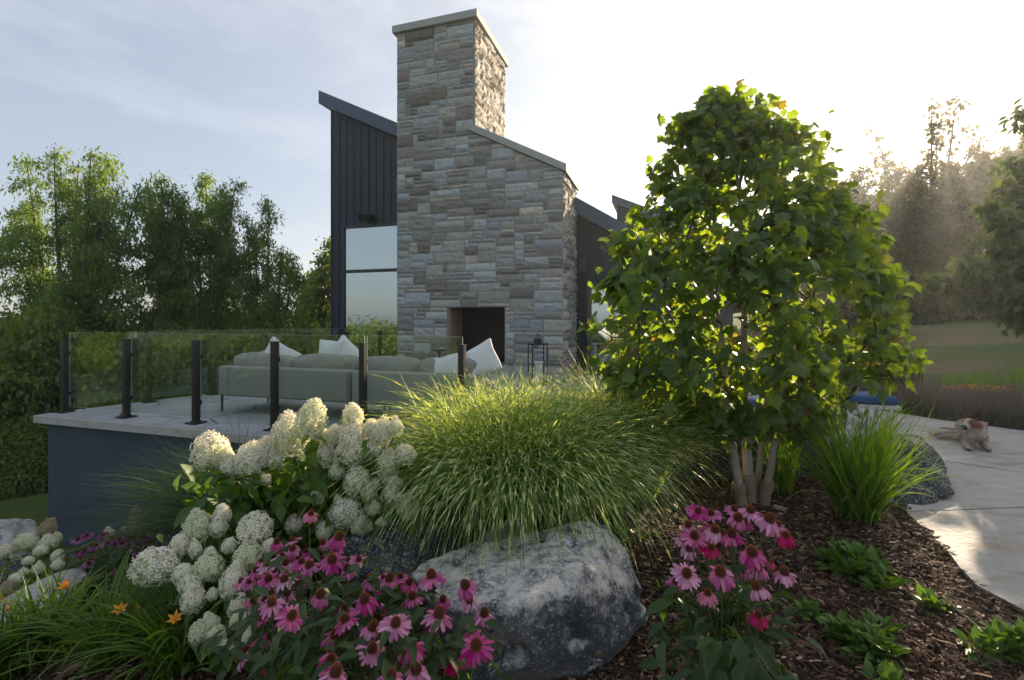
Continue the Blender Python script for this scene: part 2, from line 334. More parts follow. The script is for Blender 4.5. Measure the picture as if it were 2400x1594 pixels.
# path flagstones and deck flagstones: polygons clipped on a jittered grid
def clip_poly(poly, a, b):       # keep left of line a->b
    o = []
    for i in range(len(poly)):
        p, q = poly[i], poly[(i+1) % len(poly)]
        sp = (b[0]-a[0])*(p[1]-a[1])-(b[1]-a[1])*(p[0]-a[0]); sq = (b[0]-a[0])*(q[1]-a[1])-(b[1]-a[1])*(q[0]-a[0])
        if sp >= 0: o.append(p)
        if sp*sq < 0:
            t = sp/(sp-sq); o.append((p[0]+(q[0]-p[0])*t, p[1]+(q[1]-p[1])*t))
    return o
def voronoi_slabs(region, seeds, gap, z0, z1, mb, jit=0, rg=None):
    for i, s in enumerate(seeds):
        poly = list(region)
        near = sorted(range(len(seeds)), key=lambda j: (seeds[j][0]-s[0])**2+(seeds[j][1]-s[1])**2)[1:14]
        for j in near:
            q = seeds[j]; mx_, my_ = (s[0]+q[0])/2, (s[1]+q[1])/2; dx, dy = q[0]-s[0], q[1]-s[1]; d = math.hypot(dx, dy)
            mx_ -= dx/d*gap/2; my_ -= dy/d*gap/2
            poly = clip_poly(poly, (mx_, my_), (mx_-dy, my_+dx))
            if len(poly) < 3: break
        if len(poly) >= 3:
            # roughened outline
            pp = []
            for k in range(len(poly)):
                a, b = Vector(poly[k]), Vector(poly[(k+1) % len(poly)]); d = (b-a).length; nn = max(1, int(d/.22))
                for t in range(nn):
                    p = a.lerp(b, t/nn)
                    if t: p += (b-a).normalized().orthogonal()*random.uniform(-.012, .012)
                    pp.append((p.x, p.y))
            ar = sum(pp[k][0]*pp[(k+1) % len(pp)][1]-pp[(k+1) % len(pp)][0]*pp[k][1] for k in range(len(pp)))
            if ar < 0: pp = pp[::-1]
            mb.prism(pp, z0, z1+random.uniform(-jit, jit))
mb = MB()
# convex pieces of the path region, each with its own large slabs
for reg, seeds in (
    ([(1.75, -.4), (8.0, -.4), (8.2, 3), (8.0, 4.3), (3.2, 3.92), (2.94, 3.26), (2.73, 2.84), (2.75, 2.55), (2.62, 1.6)], [(3.6, 2.7), (3.9, 1.0), (5.6, 3.0), (5.4, .8), (7.3, 2.4), (7.2, .6)]),
    ([(3.215, 3.94), (8.0, 4.32), (7.9, 5.2), (7.3, 6.7), (4.72, 6.6), (4.55, 5.6), (3.75, 4.55)], [(4.6, 4.6), (5.5, 5.6), (6.6, 4.9), (5.3, 6.5), (6.8, 6.2)]),
    ([(4.72, 6.62), (7.3, 6.72), (6.75, 7.5), (6.3, 8.55), (5.2, 9.4), (3.2, 9.6), (3.3, 8.1), (4.7, 6.9)], [(5.6, 7.2), (4.6, 7.8), (5.7, 8.3), (4.2, 9.0), (6.3, 7.4)])):
    voronoi_slabs(reg, seeds, .014, -.44, PZ, mb, .002)
tag(mb.build('path', M['path']), kind='structure')
mb = MB()
A2 = A_+V_*.0
deck_reg = [tuple(p.xy) for p in (A_, B_, B_+V_*7.2, hp(CC, 3.2, 1.45, 0), hp(CC, 6.2, 1.45, 0))]
deck_reg = [tuple(A_.xy), tuple(B_.xy), tuple((B_+V_*6.9).xy), tuple(hp(CC, 4.2, 1.49, 0).xy)]
sx = []
random.seed(12)
for i in range(9):
    for j in range(9):
        p = A_+RU*(i*.85+random.uniform(-.25, .25)+(.4 if j % 2 else 0))+V_*(j*.8+random.uniform(-.2, .2)); sx.append((p.x, p.y))
voronoi_slabs(deck_reg, sx, .02, -.10, 0, mb, .002)
# side terrace in front of the door
side_reg = [tuple((B_+V_*4.6+RU*.01).xy), tuple((B_+V_*4.6+RU*3.4).xy), tuple(hp(CC, -3.4, 1.49, 0).xy), tuple(hp(CC, .0, 1.49, 0).xy), tuple((B_+V_*6.9+RU*.01).xy)]
sx2 = [((B_+V_*(4.7+j*.9)+RU*(i*1.0+.4*(j % 2)))) for i in range(5) for j in range(4)]
voronoi_slabs(side_reg, [(p.x+random.uniform(-.2, .2), p.y+random.uniform(-.2, .2)) for p in sx2], .02, -.10, 0, mb, .002)
tag(mb.build('patio_deck', M['deck']), kind='structure')
# bed of dark grit under the deck slabs, the retaining wall and its coping
wall = empty('retaining_wall', (A_.x, A_.y, -2)); tag(wall, 'tall dark blue-grey rendered retaining wall under the stone deck', 'wall')
inA = A_+V_*.05+RU*.03
mb = MB()
wp = [A_+RU*.06+V_*.06, B_-V_*-.06-RU*.06, B_+V_*4.55-RU*.06, B_+V_*4.55+RU*3.34, hp(CC, -3.3, 1.44, 0), hp(CC, 4.15, 1.44, 0), A_+RU*.06+V_*.06+SIDE*6.9]
mb.prism([tuple(p.xy) for p in wp[:3]+[wp[2]+V_*2.3, wp[6]]], -2.3, -.102)
mb.prism([tuple((p).xy) for p in (wp[2]+RU*.004, wp[3], wp[4], wp[4]-RU*2.9)], -2.3, -.104)
o = mb.build('wall_body', M['stucco']); rel(o, wall)
mb = MB()
cop = A_-V_*.02-RU*.02
ch_ = [.9, 1.3, .8, 1.1, 1.2, 1.02]; s0 = 0
for cl in ch_:
    c = cop+RU*(s0+cl/2)+V_*.0; s0 += cl
    mb.box((c.x, c.y, -.052)-np.array(V_)*.015, (cl-.006, .05, .095), RU, V_)
o = mb.build('coping_edge', M['coping']); rel(o, wall)

# ------------------------------------------------------------------ stone masonry
PAL = [((.40, .37, .32), 5), ((.25, .21, .175), 3), ((.50, .49, .45), 4), ((.62, .53, .42), 2), ((.44, .45, .44), 4), ((.31, .275, .235), 4), ((.45, .41, .35), 4)]
pal_c = np.array([p[0] for p in PAL]); pal_p = np.array([p[1] for p in PAL], float); pal_p /= pal_p.sum()
def stone_face(mb, org, ds, dn, smin, smax, z0, ztop, holes=(), seed=1, cw=.105, ch=.088, warm=0, relief=.035):
    rg = np.random.default_rng(seed); nc = int(round((smax-smin)/cw)); cw = (smax-smin)/nc; nr = int((max(ztop(smin), ztop(smax), ztop((smin+smax)/2))-z0)/ch)+1
    occ = np.zeros((nr, nc), bool)
    def ok(r, c):
        s = smin+(c+.5)*cw; z = z0+(r+.5)*ch
        if z > ztop(s)+ch*.4: return False
        return not any(h[0] < s < h[1] and h[2] < z < h[3] for h in holes)
    for r in range(nr):
        for c in range(nc):
            if not ok(r, c): occ[r, c] = True
    org = np.array(org); ds = np.array(ds); dn = np.array(dn); up = np.array((0, 0, 1.))
    for r in range(nr):
        c = 0
        while c < nc:
            if occ[r, c]: c += 1; continue
            hh = int(rg.choice([1, 2, 3], p=[.46, .38, .16])); ww = int(rg.integers(2, 6)) if hh == 1 else int(rg.integers(3, 8))
            while hh > 1 and (r+hh > nr or occ[r:r+hh, c].any()): hh -= 1
            k = 0
            while k < ww and c+k < nc and not occ[r:r+hh, c+k].any(): k += 1
            if c+k < nc and c+k+1 >= nc and not occ[r:r+hh, c+k:].any(): k = nc-c
            ww = max(k, 1); occ[r:r+hh, c:c+ww] = True
            g = .009; s0, s1 = smin+c*cw+g, smin+(c+ww)*cw-g; a, b = z0+r*ch+g, z0+(r+hh)*ch-g
            ns = max(2, int((s1-s0)/.045)); nz_ = max(2, int((b-a)/.045))
            S, Z = np.meshgrid(np.linspace(s0, s1, ns+1), np.linspace(a, b, nz_+1)); S = S.ravel(); Z = Z.ravel()
            e = np.minimum.reduce([(S-s0), (s1-S), (Z-a), (b-Z)])
            dep = .008+relief*rg.uniform(.3, 1)*np.clip(e/.02, 0, 1)
            off = rg.uniform(0, 50)
            nn = np.array([mnoise.noise(Vector((x*7+off, z*11, off)))+.5*mnoise.noise(Vector((x*20, z*26+off, 3))) for x, z in zip(S, Z)])
            dep = dep+relief*.7*nn*np.clip(e/.012, 0, 1)
            jj = rg.normal(0, .0035, (2, len(S)))*(e < .001)
            lim = np.array([ztop(x) for x in S]); Zc = np.minimum(Z+jj[1], lim)
            Vv = org+np.outer(S+jj[0], ds)+np.outer(Zc, up)+np.outer(dep, dn)
            # skirt
            m = ns+1; i = (np.arange(ns)[None]+m*np.arange(nz_)[:, None]).ravel(); Fq = np.stack([i, i+1, i+1+m, i+m], 1)
            cr = pal_c[rg.choice(len(PAL), p=pal_p)]*rg.uniform(.66, 1.0)*np.array((.93, .98, 1.02))
            if warm: cr = cr*(1-warm)+np.array((.50, .38, .27))*warm
            mb.add(Vv, Fq, cr)
            ring = list(range(0, m))+[m*k+ns for k in range(1, nz_+1)]+[m*nz_+k for k in range(ns-1, -1, -1)]+[m*k for k in range(nz_-1, 0, -1)]
            R0 = Vv[ring]; R1 = org+np.outer((R0-org)@ds, ds)+np.outer(R0[:, 2]-org[2], up)-dn*.01
            q = len(ring); mb.add(np.concatenate([R0, R1]), [(k, (k+1) % q, q+(k+1) % q, q+k) for k in range(q)], cr)
            c += ww
fp = empty('stone_fireplace', (CC.x, CC.y, 0)); tag(fp, 'tall grey cut-stone fireplace and chimney with an open black firebox', 'fireplace')
SW, SS = 3.896, 1.965                       # total width, where the stack begins
zt = lambda s: 7.86 if s > SS else 4.33+s*.515
OP = (1.285, 2.61, .28, 1.52)
mb = MB(); n_front = -V_; n_right = RU
stone_face(mb, CC, U, n_front, 0, SW, -.05, zt, [OP], 3)
stone_face(mb, CC+U*SS, V_, n_right, 0, 2.06, 4.3, lambda s: 7.86, (), 5, relief=.045, warm=.25)
stone_face(mb, CC, V_, n_right, 0, 1.5, -.05, lambda s: 4.33, (), 8, relief=.045, warm=.1)
stone_face(mb, CC+U*SW+V_*2.06, -V_, U, 0, 2.06, -.05, lambda s: 7.86, (), 9)
o = mb.build('stone_facing', M['stone']); rel(o, fp)
mb = MB()                                    # mortar core with the opening left free
def hbox(mb, s0, s1, d0, d1, z0, z1, col=None):
    c = hp(CC, (s0+s1)/2, (d0+d1)/2, (z0+z1)/2); mb.box(c, (abs(s1-s0), abs(d1-d0), z1-z0), RU, V_, col=col)
hbox(mb, SS, SW, .001, 2.05, 1.6, 7.86); hbox(mb, 2.62, SW, .001, 2.05, -.4, 1.598)
hbox(mb, 0.002, 1.275, .001, 1.49, -.4, 1.598); hbox(mb, 1.277, 2.618, .8, 1.5, -.4, 1.598)
hbox(mb, 1.277, 2.618, .001, .798, 1.54, 1.598); hbox(mb, 1.277, 2.618, .001, .798, -.4, .27)
pts = [hp(CC, .002, .001, 1.6), hp(CC, SS-.002, .001, 1.6), hp(CC, SS-.002, .001, zt(SS-.01)), hp(CC, .002, .001, zt(0))]
mb.slabpoly(pts, V_*1.49)
o = mb.build('mortar_core', M['mortar']); rel(o, fp)
mb = MB()
hbox(mb, 1.29, 2.60, .76, .79, .275, 1.535); hbox(mb, 1.279, 1.295, .02, .76, .275, 1.535); hbox(mb, 1.30, 2.58, .03, .755, 1.515, 1.535)
o = mb.build('firebox', M['soot']); rel(o, fp)
mb = MB(); hbox(mb, 2.585, 2.612, .03, .76, .275, 1.535); hbox(mb, 1.30, 2.58, .03, .755, .272, .29); o = mb.build('firebox_side', M['firebrick']); rel(o, fp)
tl = MB()
for (a, b, c_) in ((1.5, 2.35, .34), (1.6, 2.45, .42), (1.75, 2.2, .5)):
    p0 = hp(CC, a, .45, c_); p1 = hp(CC, b, .55, c_+.04); tl.tube([p0, p1], .05, 8)
o = tl.build('charred_logs', M['soot']); rel(o, fp)
mb = MB(); hbox(mb, -.05, SW+.05, -.5, -.045, -.01, .27)
o = mb.build('hearth', M['cap']); rel(o, fp)
mb = MB(); hbox(mb, SS-.08, SW+.08, -.09, 2.15, 7.862, 8.02)
o = mb.build('chimney_cap', M['cap']); rel(o, fp)
mb = MB()
a = hp(CC, 2.17, -.08, zt(0)+.515*2.17+.015); b = hp(CC, -.08, -.08, zt(0)-.08*.515+.015); 
pts = [a, b, b+Vector((0, 0, .155)), a+Vector((0, 0, .155))]
mb.slabpoly(pts, V_*1.66); o = mb.build('shoulder_cap', M['cap']); rel(o, fp)

# ------------------------------------------------------------------ added haze
mb = MB(); mb.box((0, 0, 2), (530, 530, 40)); hz = mb.build('glare_haze', None); tag(hz, kind='stuff')  # volume stands in for lens glare round the sun, and fades far trees
hm = bpy.data.materials.new('glare_haze'); hm.use_nodes = True; ht = hm.node_tree; ht.nodes.remove(ht.nodes['Principled BSDF'])
pv = ht.nodes.new('ShaderNodeVolumePrincipled'); pv.inputs['Density'].default_value = HAZE; pv.inputs['Color'].default_value = (.92, .96, 1, 1); pv.inputs['Anisotropy'].default_value = .6
ht.links.new(pv.outputs[0], ht.nodes['Material Output'].inputs['Volume']); hz.data.materials.clear(); hz.data.materials.append(hm)
# ------------------------------------------------------------------ house
hs = empty('modern_house', tuple(hp(CC, 3, 3, 0))); tag(hs, 'modern dark board-and-batten house with steep single-pitch roofs behind the chimney', 'house')
WD = 1.5                                      # wall plane depth behind the stone front
def ztr(s): return 4.12+s*.489 if s > 0 else 4.12+s*.62
zw = lambda s: ztr(s)-.36
HL, HR = 6.87, -3.4
def wallp(mb, s0, s1, z0, z1=None, d0=WD, th=.2):
    t0 = zw(s0) if z1 is None else z1; t1 = zw(s1) if z1 is None else z1
    mb.slabpoly([hp(CC, s0, d0, z0), hp(CC, s0, d0, t0), hp(CC, s1, d0, t1), hp(CC, s1, d0, z0)], V_*th)
mb = MB()
wallp(mb, HL, 6.515, -2.6); wallp(mb, 6.513, 4.0, 3.86); wallp(mb, 6.513, 4.0, -2.6, .02); wallp(mb, 3.998, 0.001, -.5)
wallp(mb, 0, -.26, -.5); wallp(mb, -.262, -1.62, 2.12); wallp(mb, -1.622, HR, -.5)
s = HL                                       # battens
while s > HR:
    lo = -2.5
    if 4.0 < s < 6.53: lo = 3.9
    elif s < 4.0: lo = -.3
    if -1.64 < s < -.2: lo = 2.16
    if not (.05 < s < 3.7):
        hbox(mb, s-.02, s+.02, WD-.022, WD-.001, lo, zw(s)-.03)
    s -= .235
# left flank wall, back wall, right flank wall
c0 = hp(CC, HL, WD+.2, 0)
mb.slabpoly([hp(CC, HL, WD+.2, -2.6), hp(CC, HL, WD+.2, zw(HL)), hp(CC, HL, 9, zw(HL)), hp(CC, HL, 9, -2.6)], U*-.2)
mb.slabpoly([hp(CC, HR, WD+.2, -.6), hp(CC, HR, WD+.2, zw(HR)), hp(CC, HR, 9, zw(HR)), hp(CC, HR, 9, -.6)], U*.2)
wallp(mb, HL, HR, -2.6, None, 9, .2) if False else mb.slabpoly([hp(CC, HL, 9, -2.6), hp(CC, HL, 9, zw(HL)), hp(CC, 0, 9, zw(0)), hp(CC, HR, 9, zw(HR)), hp(CC, HR, 9, -2.6)], V_*.2)
o = mb.build('wall', M['clad']); rel(o, hs)
# roof slab with fascia boards
mb = MB(); SL, SR = 7.07, -3.75
def roofseg(s0, s1, d0, d1, zb, th):
    mb.slabpoly([hp(CC, s0, d0, ztr(s0)-zb), hp(CC, s1, d0, ztr(s1)-zb), hp(CC, s1, d0, ztr(s1)-zb+th), hp(CC, s0, d0, ztr(s0)-zb+th)], V_*(d1-d0))
roofseg(SL-.04, 0, 1.26, 9.4, .33, .32); roofseg(0, SR+.04, 1.26, 9.4, .33, .32)
roof = mb.build('roof', mat('roof_shingle', (.06, .058, .06), .9, var=.3, vscale=8, bump=.6, bscale=40)); rel(roof, hs)
mb = MB(); roofseg(SL, 0, 1.2, 1.258, .36, .36); roofseg(0, SR, 1.2, 1.258, .36, .36)
mb.slabpoly([hp(CC, SL, 1.26, ztr(SL)-.36), hp(CC, SL, 1.26, ztr(SL)), hp(CC, SL, 9.4, ztr(SL)), hp(CC, SL, 9.4, ztr(SL)-.36)], U*-.035)
mb.slabpoly([hp(CC, SR, 1.26, ztr(SR)-.36), hp(CC, SR, 1.26, ztr(SR)), hp(CC, SR, 9.4, ztr(SR)), hp(CC, SR, 9.4, ztr(SR)-.36)], U*.035)
o = mb.build('fascia', M['fascia']); rel(o, hs)
# rear wing with a second pitched roof
mb = MB(); q = lambda s: 4.81+(s+.486)*.45
mb.slabpoly([hp(CC, -.6, 5.2, 2.2), hp(CC, -.6, 5.2, q(-.6)), hp(CC, -3.3, 5.2, q(-3.3)), hp(CC, -3.3, 5.2, 2.2)], V_*3.5)
o = mb.build('rear_wing', M['clad']); rel(o, hs)
mb = MB(); mb.slabpoly([hp(CC, -.47, 5.0, q(-.47)+.003), hp(CC, -3.5, 5.0, q(-3.5)+.003), hp(CC, -3.5, 5.0, q(-3.5)+.24), hp(CC, -.47, 5.0, q(-.47)+.24)], V_*3.9)
o = mb.build('rear_roof', M['fascia']); rel(o, hs)
# big window
pane_m = glassmat('window_glass', (.42, .46, .46), .42, 1.0)
wf = empty('window'); rel(wf, hs)
fr = MB()
def fbar(s0, s1, z0, z1, d=.06): hbox(fr, s0, s1, WD-.03, WD+d, z0, z1)
fbar(6.512, 6.45, .024, 3.855); fbar(6.448, 4.06, 3.79, 3.855); fbar(6.448, 4.06, .024, .09); fbar(6.448, 4.06, 2.56, 2.64); fbar(4.058, 4.003, .024, 3.855)
fo = fr.build('window_frame', M['metal_black']); fo.parent = wf
pn = MB(); hbox(pn, 6.448, 4.06, WD+.02, WD+.028, .09, 3.79); po = pn.build('pane', pane_m); po.parent = wf
# room behind the window
mb = MB(); hbox(mb, 6.5, 3.5, 5.2, 5.3, -.1, 4.5); hbox(mb, 6.6, 3.5, WD+.25, 5.2, -.12, .01)
o = mb.build('interior_wall', mat('interior', (.35, .36, .35), .8)); rel(o, hs)
# glazed door
dr = empty('door'); rel(dr, hs)
fr = MB(); fbar(-.262, -.36, -.0, 2.118); fbar(-.362, -1.52, 2.02, 2.118); fbar(-1.522, -1.62, 0, 2.118); fbar(-.362, -1.52, 0.0, .08)
fo = fr.build('door_frame', mat('door_frame', (.10, .09, .08), .5)); fo.parent = dr
pn = MB(); hbox(pn, -.36, -1.52, WD+.02, WD+.028, .08, 2.02); po = pn.build('pane', glassmat('door_glass', (.5, .5, .48), .5, 1.0)); po.parent = dr
fr = MB(); hbox(fr, -1.44, -1.47, WD-.07, WD-.03, .95, 1.2); po = fr.build('handle', M['metal_black']); po.parent = dr
# wall lamps
mb = MB(); c = hp(CC, 5.55, WD-.02, 4.06); mb.box(c, (.1, .1, .14), U, V_)
c2 = hp(CC, 5.62, WD-.17, 4.03); mb.box(c2, (.36, .2, .12), U, (V_*.95+Vector((0, 0, .3))), (Vector((0, 0, .95))-V_*.3)); mb.box(hp(CC, 5.62, WD-.275, 4.0), (.4, .03, .17), U, (V_*.95+Vector((0, 0, .3))), (Vector((0, 0, .95))-V_*.3))
o = mb.build('flood_light', M['metal_black']); rel(o, hs)
mb = MB(); hbox(mb, -.10, -.26, WD-.13, WD-.023, 2.4, 2.72); o = mb.build('wall_lamp', mat('lamp_metal', (.05, .05, .05), .5)); rel(o, hs)

# ------------------------------------------------------------------ glass railings
rail_glass = glassmat('rail_glass', (.95, .975, .955), .07, 1.2)
edge_m = mat('glass_edge', (.25, .40, .32), .2)
post_me = None
def post_mesh():
    mb = MB(); mb.box((0, 0, .505), (.062, .062, .97)); mb.box((0, 0, .998), (.068, .068, .018))
    return mb.mesh('post', M['metal_black'])
def plate_mesh():
    mb = MB(); mb.box((0, 0, .008), (.165, .165, .016)); mb.box((0, 0, .024), (.085, .085, .018))
    for i in (-1, 1):
        for j in (-1, 1): mb.tube([(i*.062, j*.062, .014), (i*.062, j*.062, .024)], .009, 6)
    return mb.mesh('base_plate', M['metal_black'])
def clamp_mesh():
    mb = MB(); mb.box((0, -.045, 0), (.05, .03, .05)); return mb.mesh('clamp', M['metal_black'])
PM, BM_, CM_ = post_mesh(), plate_mesh(), clamp_mesh()
def railing(label, start, dirv, stations, group=None):
    root = empty('glass_railing', tuple(start)); tag(root, label, 'railing', group)
    an = math.atan2(dirv.y, dirv.x); nrm = Vector((-dirv.y, dirv.x, 0))
    for s_ in stations:
        p = obj('post', PM, root); p.location = dirv*s_; p.rotation_euler = (0, 0, an)
        b = obj('base_plate', BM_, p)
        for zc in (.25, .8): c = obj('clamp', CM_, p); c.rotation_euler = (0, 0, math.pi); c.location = (0, 0, zc)
    for a_, b_ in zip(stations[:-1], stations[1:]):
        mb = MB(); L_ = b_-a_-.035; c = dirv*((a_+b_)/2)+nrm*.052
        mb.box((c.x, c.y, .575), (L_, .010, 1.01), dirv, nrm); g = mb.build('glass_panel', rail_glass, root)
        mb = MB()
        mb.box((c.x, c.y, 1.0815), (L_, .0095, .003), dirv, nrm)
        for e in (-1, 1):
            cc_ = c+dirv*(e*(L_/2+.0015)); mb.box((cc_.x, cc_.y, .575), (.003, .0095, 1.01), dirv, nrm)
        mb.box((c.x, c.y, .0685), (L_, .0095, .003), dirv, nrm)
        mb.build('glass_edge', edge_m, g)
    return root
P1 = Vector((-6.07, 6.56, 0))
fr_rail = railing('front glass balustrade on black posts along the retaining wall', P1, RU, [0, 1.18, 2.36, 3.54, 4.71, 5.85])
sd_rail = railing('rear side glass balustrade on black posts, running back toward the tall window', P1+SIDE*0.02, SIDE, [.95, 1.87, 2.77, 3.65, 4.55, 5.45, 6.3, 6.95])
# first pane of the side run starts at the shared corner post
mb = MB(); c = SIDE*.475+Vector((-SIDE.y, SIDE.x, 0))*.052; mb.box((c.x, c.y, .575), (.88, .01, 1.01), SIDE, (-SIDE.y, SIDE.x, 0)); mb.build('glass_panel', rail_glass, sd_rail)
# bird silhouettes stuck on the panes
def bird_decal(parent, p, s, flip, d, nrm):
    o2 = [(-1, .05), (-.55, .22), (-.3, .16), (-.05, .2), (.1, .9), (.3, .35), (.28, .12), (.62, .08), (1, .12), (.66, -.04), (.2, -.12), (.05, -.7), (-.12, -.2), (-.5, -.02)]
    o2 = [(-1, .1), (-.62, .26), (-.35, .12), (.2, .2), (1, .3), (.95, .16), (.35, 0), (.25, -.75), (.08, -.85), (-.05, -.1), (-.5, 0)]
    pts = [Vector(p)+Vector(d)*(x*s*flip)+Vector((0, 0, y*s)) for x, y in o2]
    mb = MB(); mb.slabpoly(pts, Vector(nrm)*.0015); mb.build('bird_sticker', mat('sticker', (.05, .035, .02), .6), parent)
nf = Vector((-RU.y, RU.x, 0))
bird_decal(fr_rail, RU*5.57+nf*.0445+Vector((0, 0, .93)), .085, 1, RU, -nf)
bird_decal(fr_rail, RU*.16+nf*.0445+Vector((0, 0, .94)), .06, -1, (RU*.4+Vector((0, 0, .9))).normalized(), -nf)

# ------------------------------------------------------------------ sofa, pillows, table
so_o = Vector((-4.0, 6.56, 0)); rz = math.atan2(RU.y, RU.x)
sofa = empty('outdoor_sofa', tuple(so_o), rz); tag(sofa, 'long grey-green outdoor sofa seen from behind through the glass', 'sofa')
def rb(name, c, size, bev, m, parent, puff=0, jit=0, rot=(0, 0, 0), sub=0):
    me = rbox_mesh(name, size, bev, m, puff=puff, jit=jit, sub=sub); o = obj(name, me, parent); o.location = c; o.rotation_euler = rot; return o
for k in range(2):
    x0 = k*2.12; wl = (2.09, 1.62)[k]
    rb('backrest', (x0+wl/2, .11, .425), (wl, .20, .40), .03, M['sofa'], sofa)
    rb('seat_base', (x0+wl/2, .56, .30), (wl, .695, .15), .025, M['sofa'], sofa)
    rb('seat_cushion', (x0+wl/2, .60, .425), (wl-.05, .72, .10), .04, M['sofa'], sofa, puff=.01)
    for j, (cx, tilt) in enumerate(((.26, .1), (.74, -.04))):
        rb('back_cushion', (x0+wl*cx, .30, .63+.012*j), (wl*.47, .2, .28), .085, M['sofa'], sofa, puff=.03, jit=.02, rot=(R(8), R(1.5-3*j), R(tilt*20)), sub=2)
    mb = MB()
    for xx in (.18, wl-.02): mb.box((x0+xx, .0085, .425), (.006, .004, .36))
    mb.box((x0+wl/2, .0085, .243), (wl-.05, .004, .006)); mb.build('seam', mat('seam', (.12, .12, .11), .9), sofa)
    for xx in (.03, wl-.03):
        for yy in (.05, .85):
            mb = MB(); mb.tube([(x0+xx, yy, 0), (x0+xx, yy, .23)], [.012, .02], 4); mb.build('leg', M['metal_black'], sofa)
rb('armrest', (-.02+.10, .55, .43), (.17, .72, .36), .03, M['sofa'], sofa)
def pillow(px, py, d, w_, h_, rot, label, m=None, th=.16):
    me = rbox_mesh('throw_pillow', (w_, th, h_), .03, m or M['pillow'], seg=2, puff=.0, sub=3)
    for v in me.vertices:
        x, z = v.co.x/w_*2, v.co.z/h_*2
        k = max(0, (1-x*x)*(1-z*z))**.45
        v.co.y *= .18+.95*k
        pin = 1-.10*(1-abs(x))**1*0; v.co.x *= 1-.09*(1-z*z)*0+0; 
        v.co.x *= 1-.10*(1-z*z)*abs(x); v.co.z *= 1-.10*(1-x*x)*abs(z)
        v.co += mnoise.noise_vector(v.co*7+Vector((px, py, 0)))*.022
    o = obj('throw_pillow', me); o.location = P(px, py, d); o.rotation_euler = rot; tag(o, label, 'pillow', 'throw pillows on the sofa'); return o
pillow(652, 845, 6.75, .52, .50, (R(-12), R(28), rz+R(8)), 'white throw pillow standing on its corner, leftmost of the white pillows')
pillow(606, 848, 6.80, .42, .32, (R(-10), R(-8), rz), 'grey throw pillow beside the leftmost white pillow', M['sofa'])
pillow(808, 842, 6.45, .50, .46, (R(-14), R(38), rz+R(4)), 'white throw pillow tipped over at the join of the two sofa halves')
pillow(775, 828, 6.5, .44, .36, (R(-10), R(4), rz-R(8)), 'white throw pillow lying flat against the leaning middle one')
pillow(1056, 858, 5.75, .46, .30, (R(-30), R(-14), rz), 'flattened white throw pillow beside the last railing post')
pillow(1122, 850, 5.75, .52, .42, (R(-18), R(-28), rz+R(6)), 'rightmost white throw pillow, crumpled above the striped grass')
# slender lantern stand by the firebox
ct = Vector((.50, 9.35, 0)); st = empty('lantern_stand', tuple(ct), rz); tag(st, 'slim square black wire side table in front of the chimney', 'side table')
mb = MB()
for i in (-1, 1):
    for j in (-1, 1): mb.box((i*.15, j*.15, .40), (.018, .018, .79))
for z in (.02, .786):
    for i in (-1, 1): mb.box((i*.15, 0, z), (.016, .28, .016)); mb.box((0, i*.15, z), (.28, .016, .016))
mb.build('frame', M['metal_black'], st); mb = MB(); mb.box((0, 0, .802), (.33, .33, .012)); mb.build('table_top', M['metal_black'], st)
sc_ = empty('sculpture', (ct.x, ct.y, .81), rz); tag(sc_, 'small black block with a curled finial on the wire side table', 'ornament')
mb = MB(); mb.box((0, 0, .045), (.13, .13, .09)); mb.build('block', M['metal_black'], sc_)
mb = MB(); mb.tube([(math.cos(a)*.028-.012, 0, .135+math.sin(a)*.042) for a in np.linspace(-1.2, 4.2, 14)], .008, 5); mb.tube([(math.cos(a)*.028+.03, 0, .125+math.sin(a)*.035) for a in np.linspace(.2, 4.8, 14)], .007, 5); mb.build('finial', M['metal_black'], sc_)
pl = empty('white_pedestal', tuple(P(1263, 868, 8.3)-Vector((0, 0, .0)))); pl.location.z = 0; tag(pl, 'narrow white pedestal in front of the wire side table', 'pedestal')
mb = MB(); mb.box((0, 0, .26), (.12, .12, .52)); mb.box((0, 0, .53), (.15, .15, .02)); mb.build('column', mat('white_paint', (.6, .6, .56), .6), pl)

# ================================================================== vegetation
def frames(d, up=None, roll=None):
    """(n,3) leaf axes -> (n,3,3) matrices with columns side, along, normal."""
    d = d/np.linalg.norm(d, axis=1, keepdims=True); n = len(d)
    if up is None: up = np.tile(np.array([0, 0, 1.]), (n, 1))
    s = np.cross(d, up); l = np.linalg.norm(s, axis=1, keepdims=True); s = np.where(l < 1e-3, np.array([1., 0, 0]), s/np.maximum(l, 1e-6)); nn = np.cross(s, d)
    if roll is not None:
        c, q = np.cos(roll)[:, None], np.sin(roll)[:, None]; s, nn = s*c+nn*q, nn*c-s*q
    return np.stack([s, d, nn], axis=2)
def instance(TV, TF, Mx, T, sc):
    TV = np.asarray(TV, float); V = np.einsum('nij,kj->nki', Mx*np.asarray(sc).reshape(-1, 1, 1), TV)+T[:, None, :]
    k = len(TV); out = []
    for f in (TF if isinstance(TF, list) else [TF]):
        f = np.asarray(f); out.append((f[None]+(np.arange(len(T))*k)[:, None, None]).reshape(-1, f.shape[1]))
    return V.reshape(-1, 3), out
def rdir(n, zlo=-1, zhi=1, g=rng):
    z = g.uniform(zlo, zhi, n); a = g.uniform(0, 2*math.pi, n); r = np.sqrt(1-z*z); return np.stack([r*np.cos(a), r*np.sin(a), z], 1)
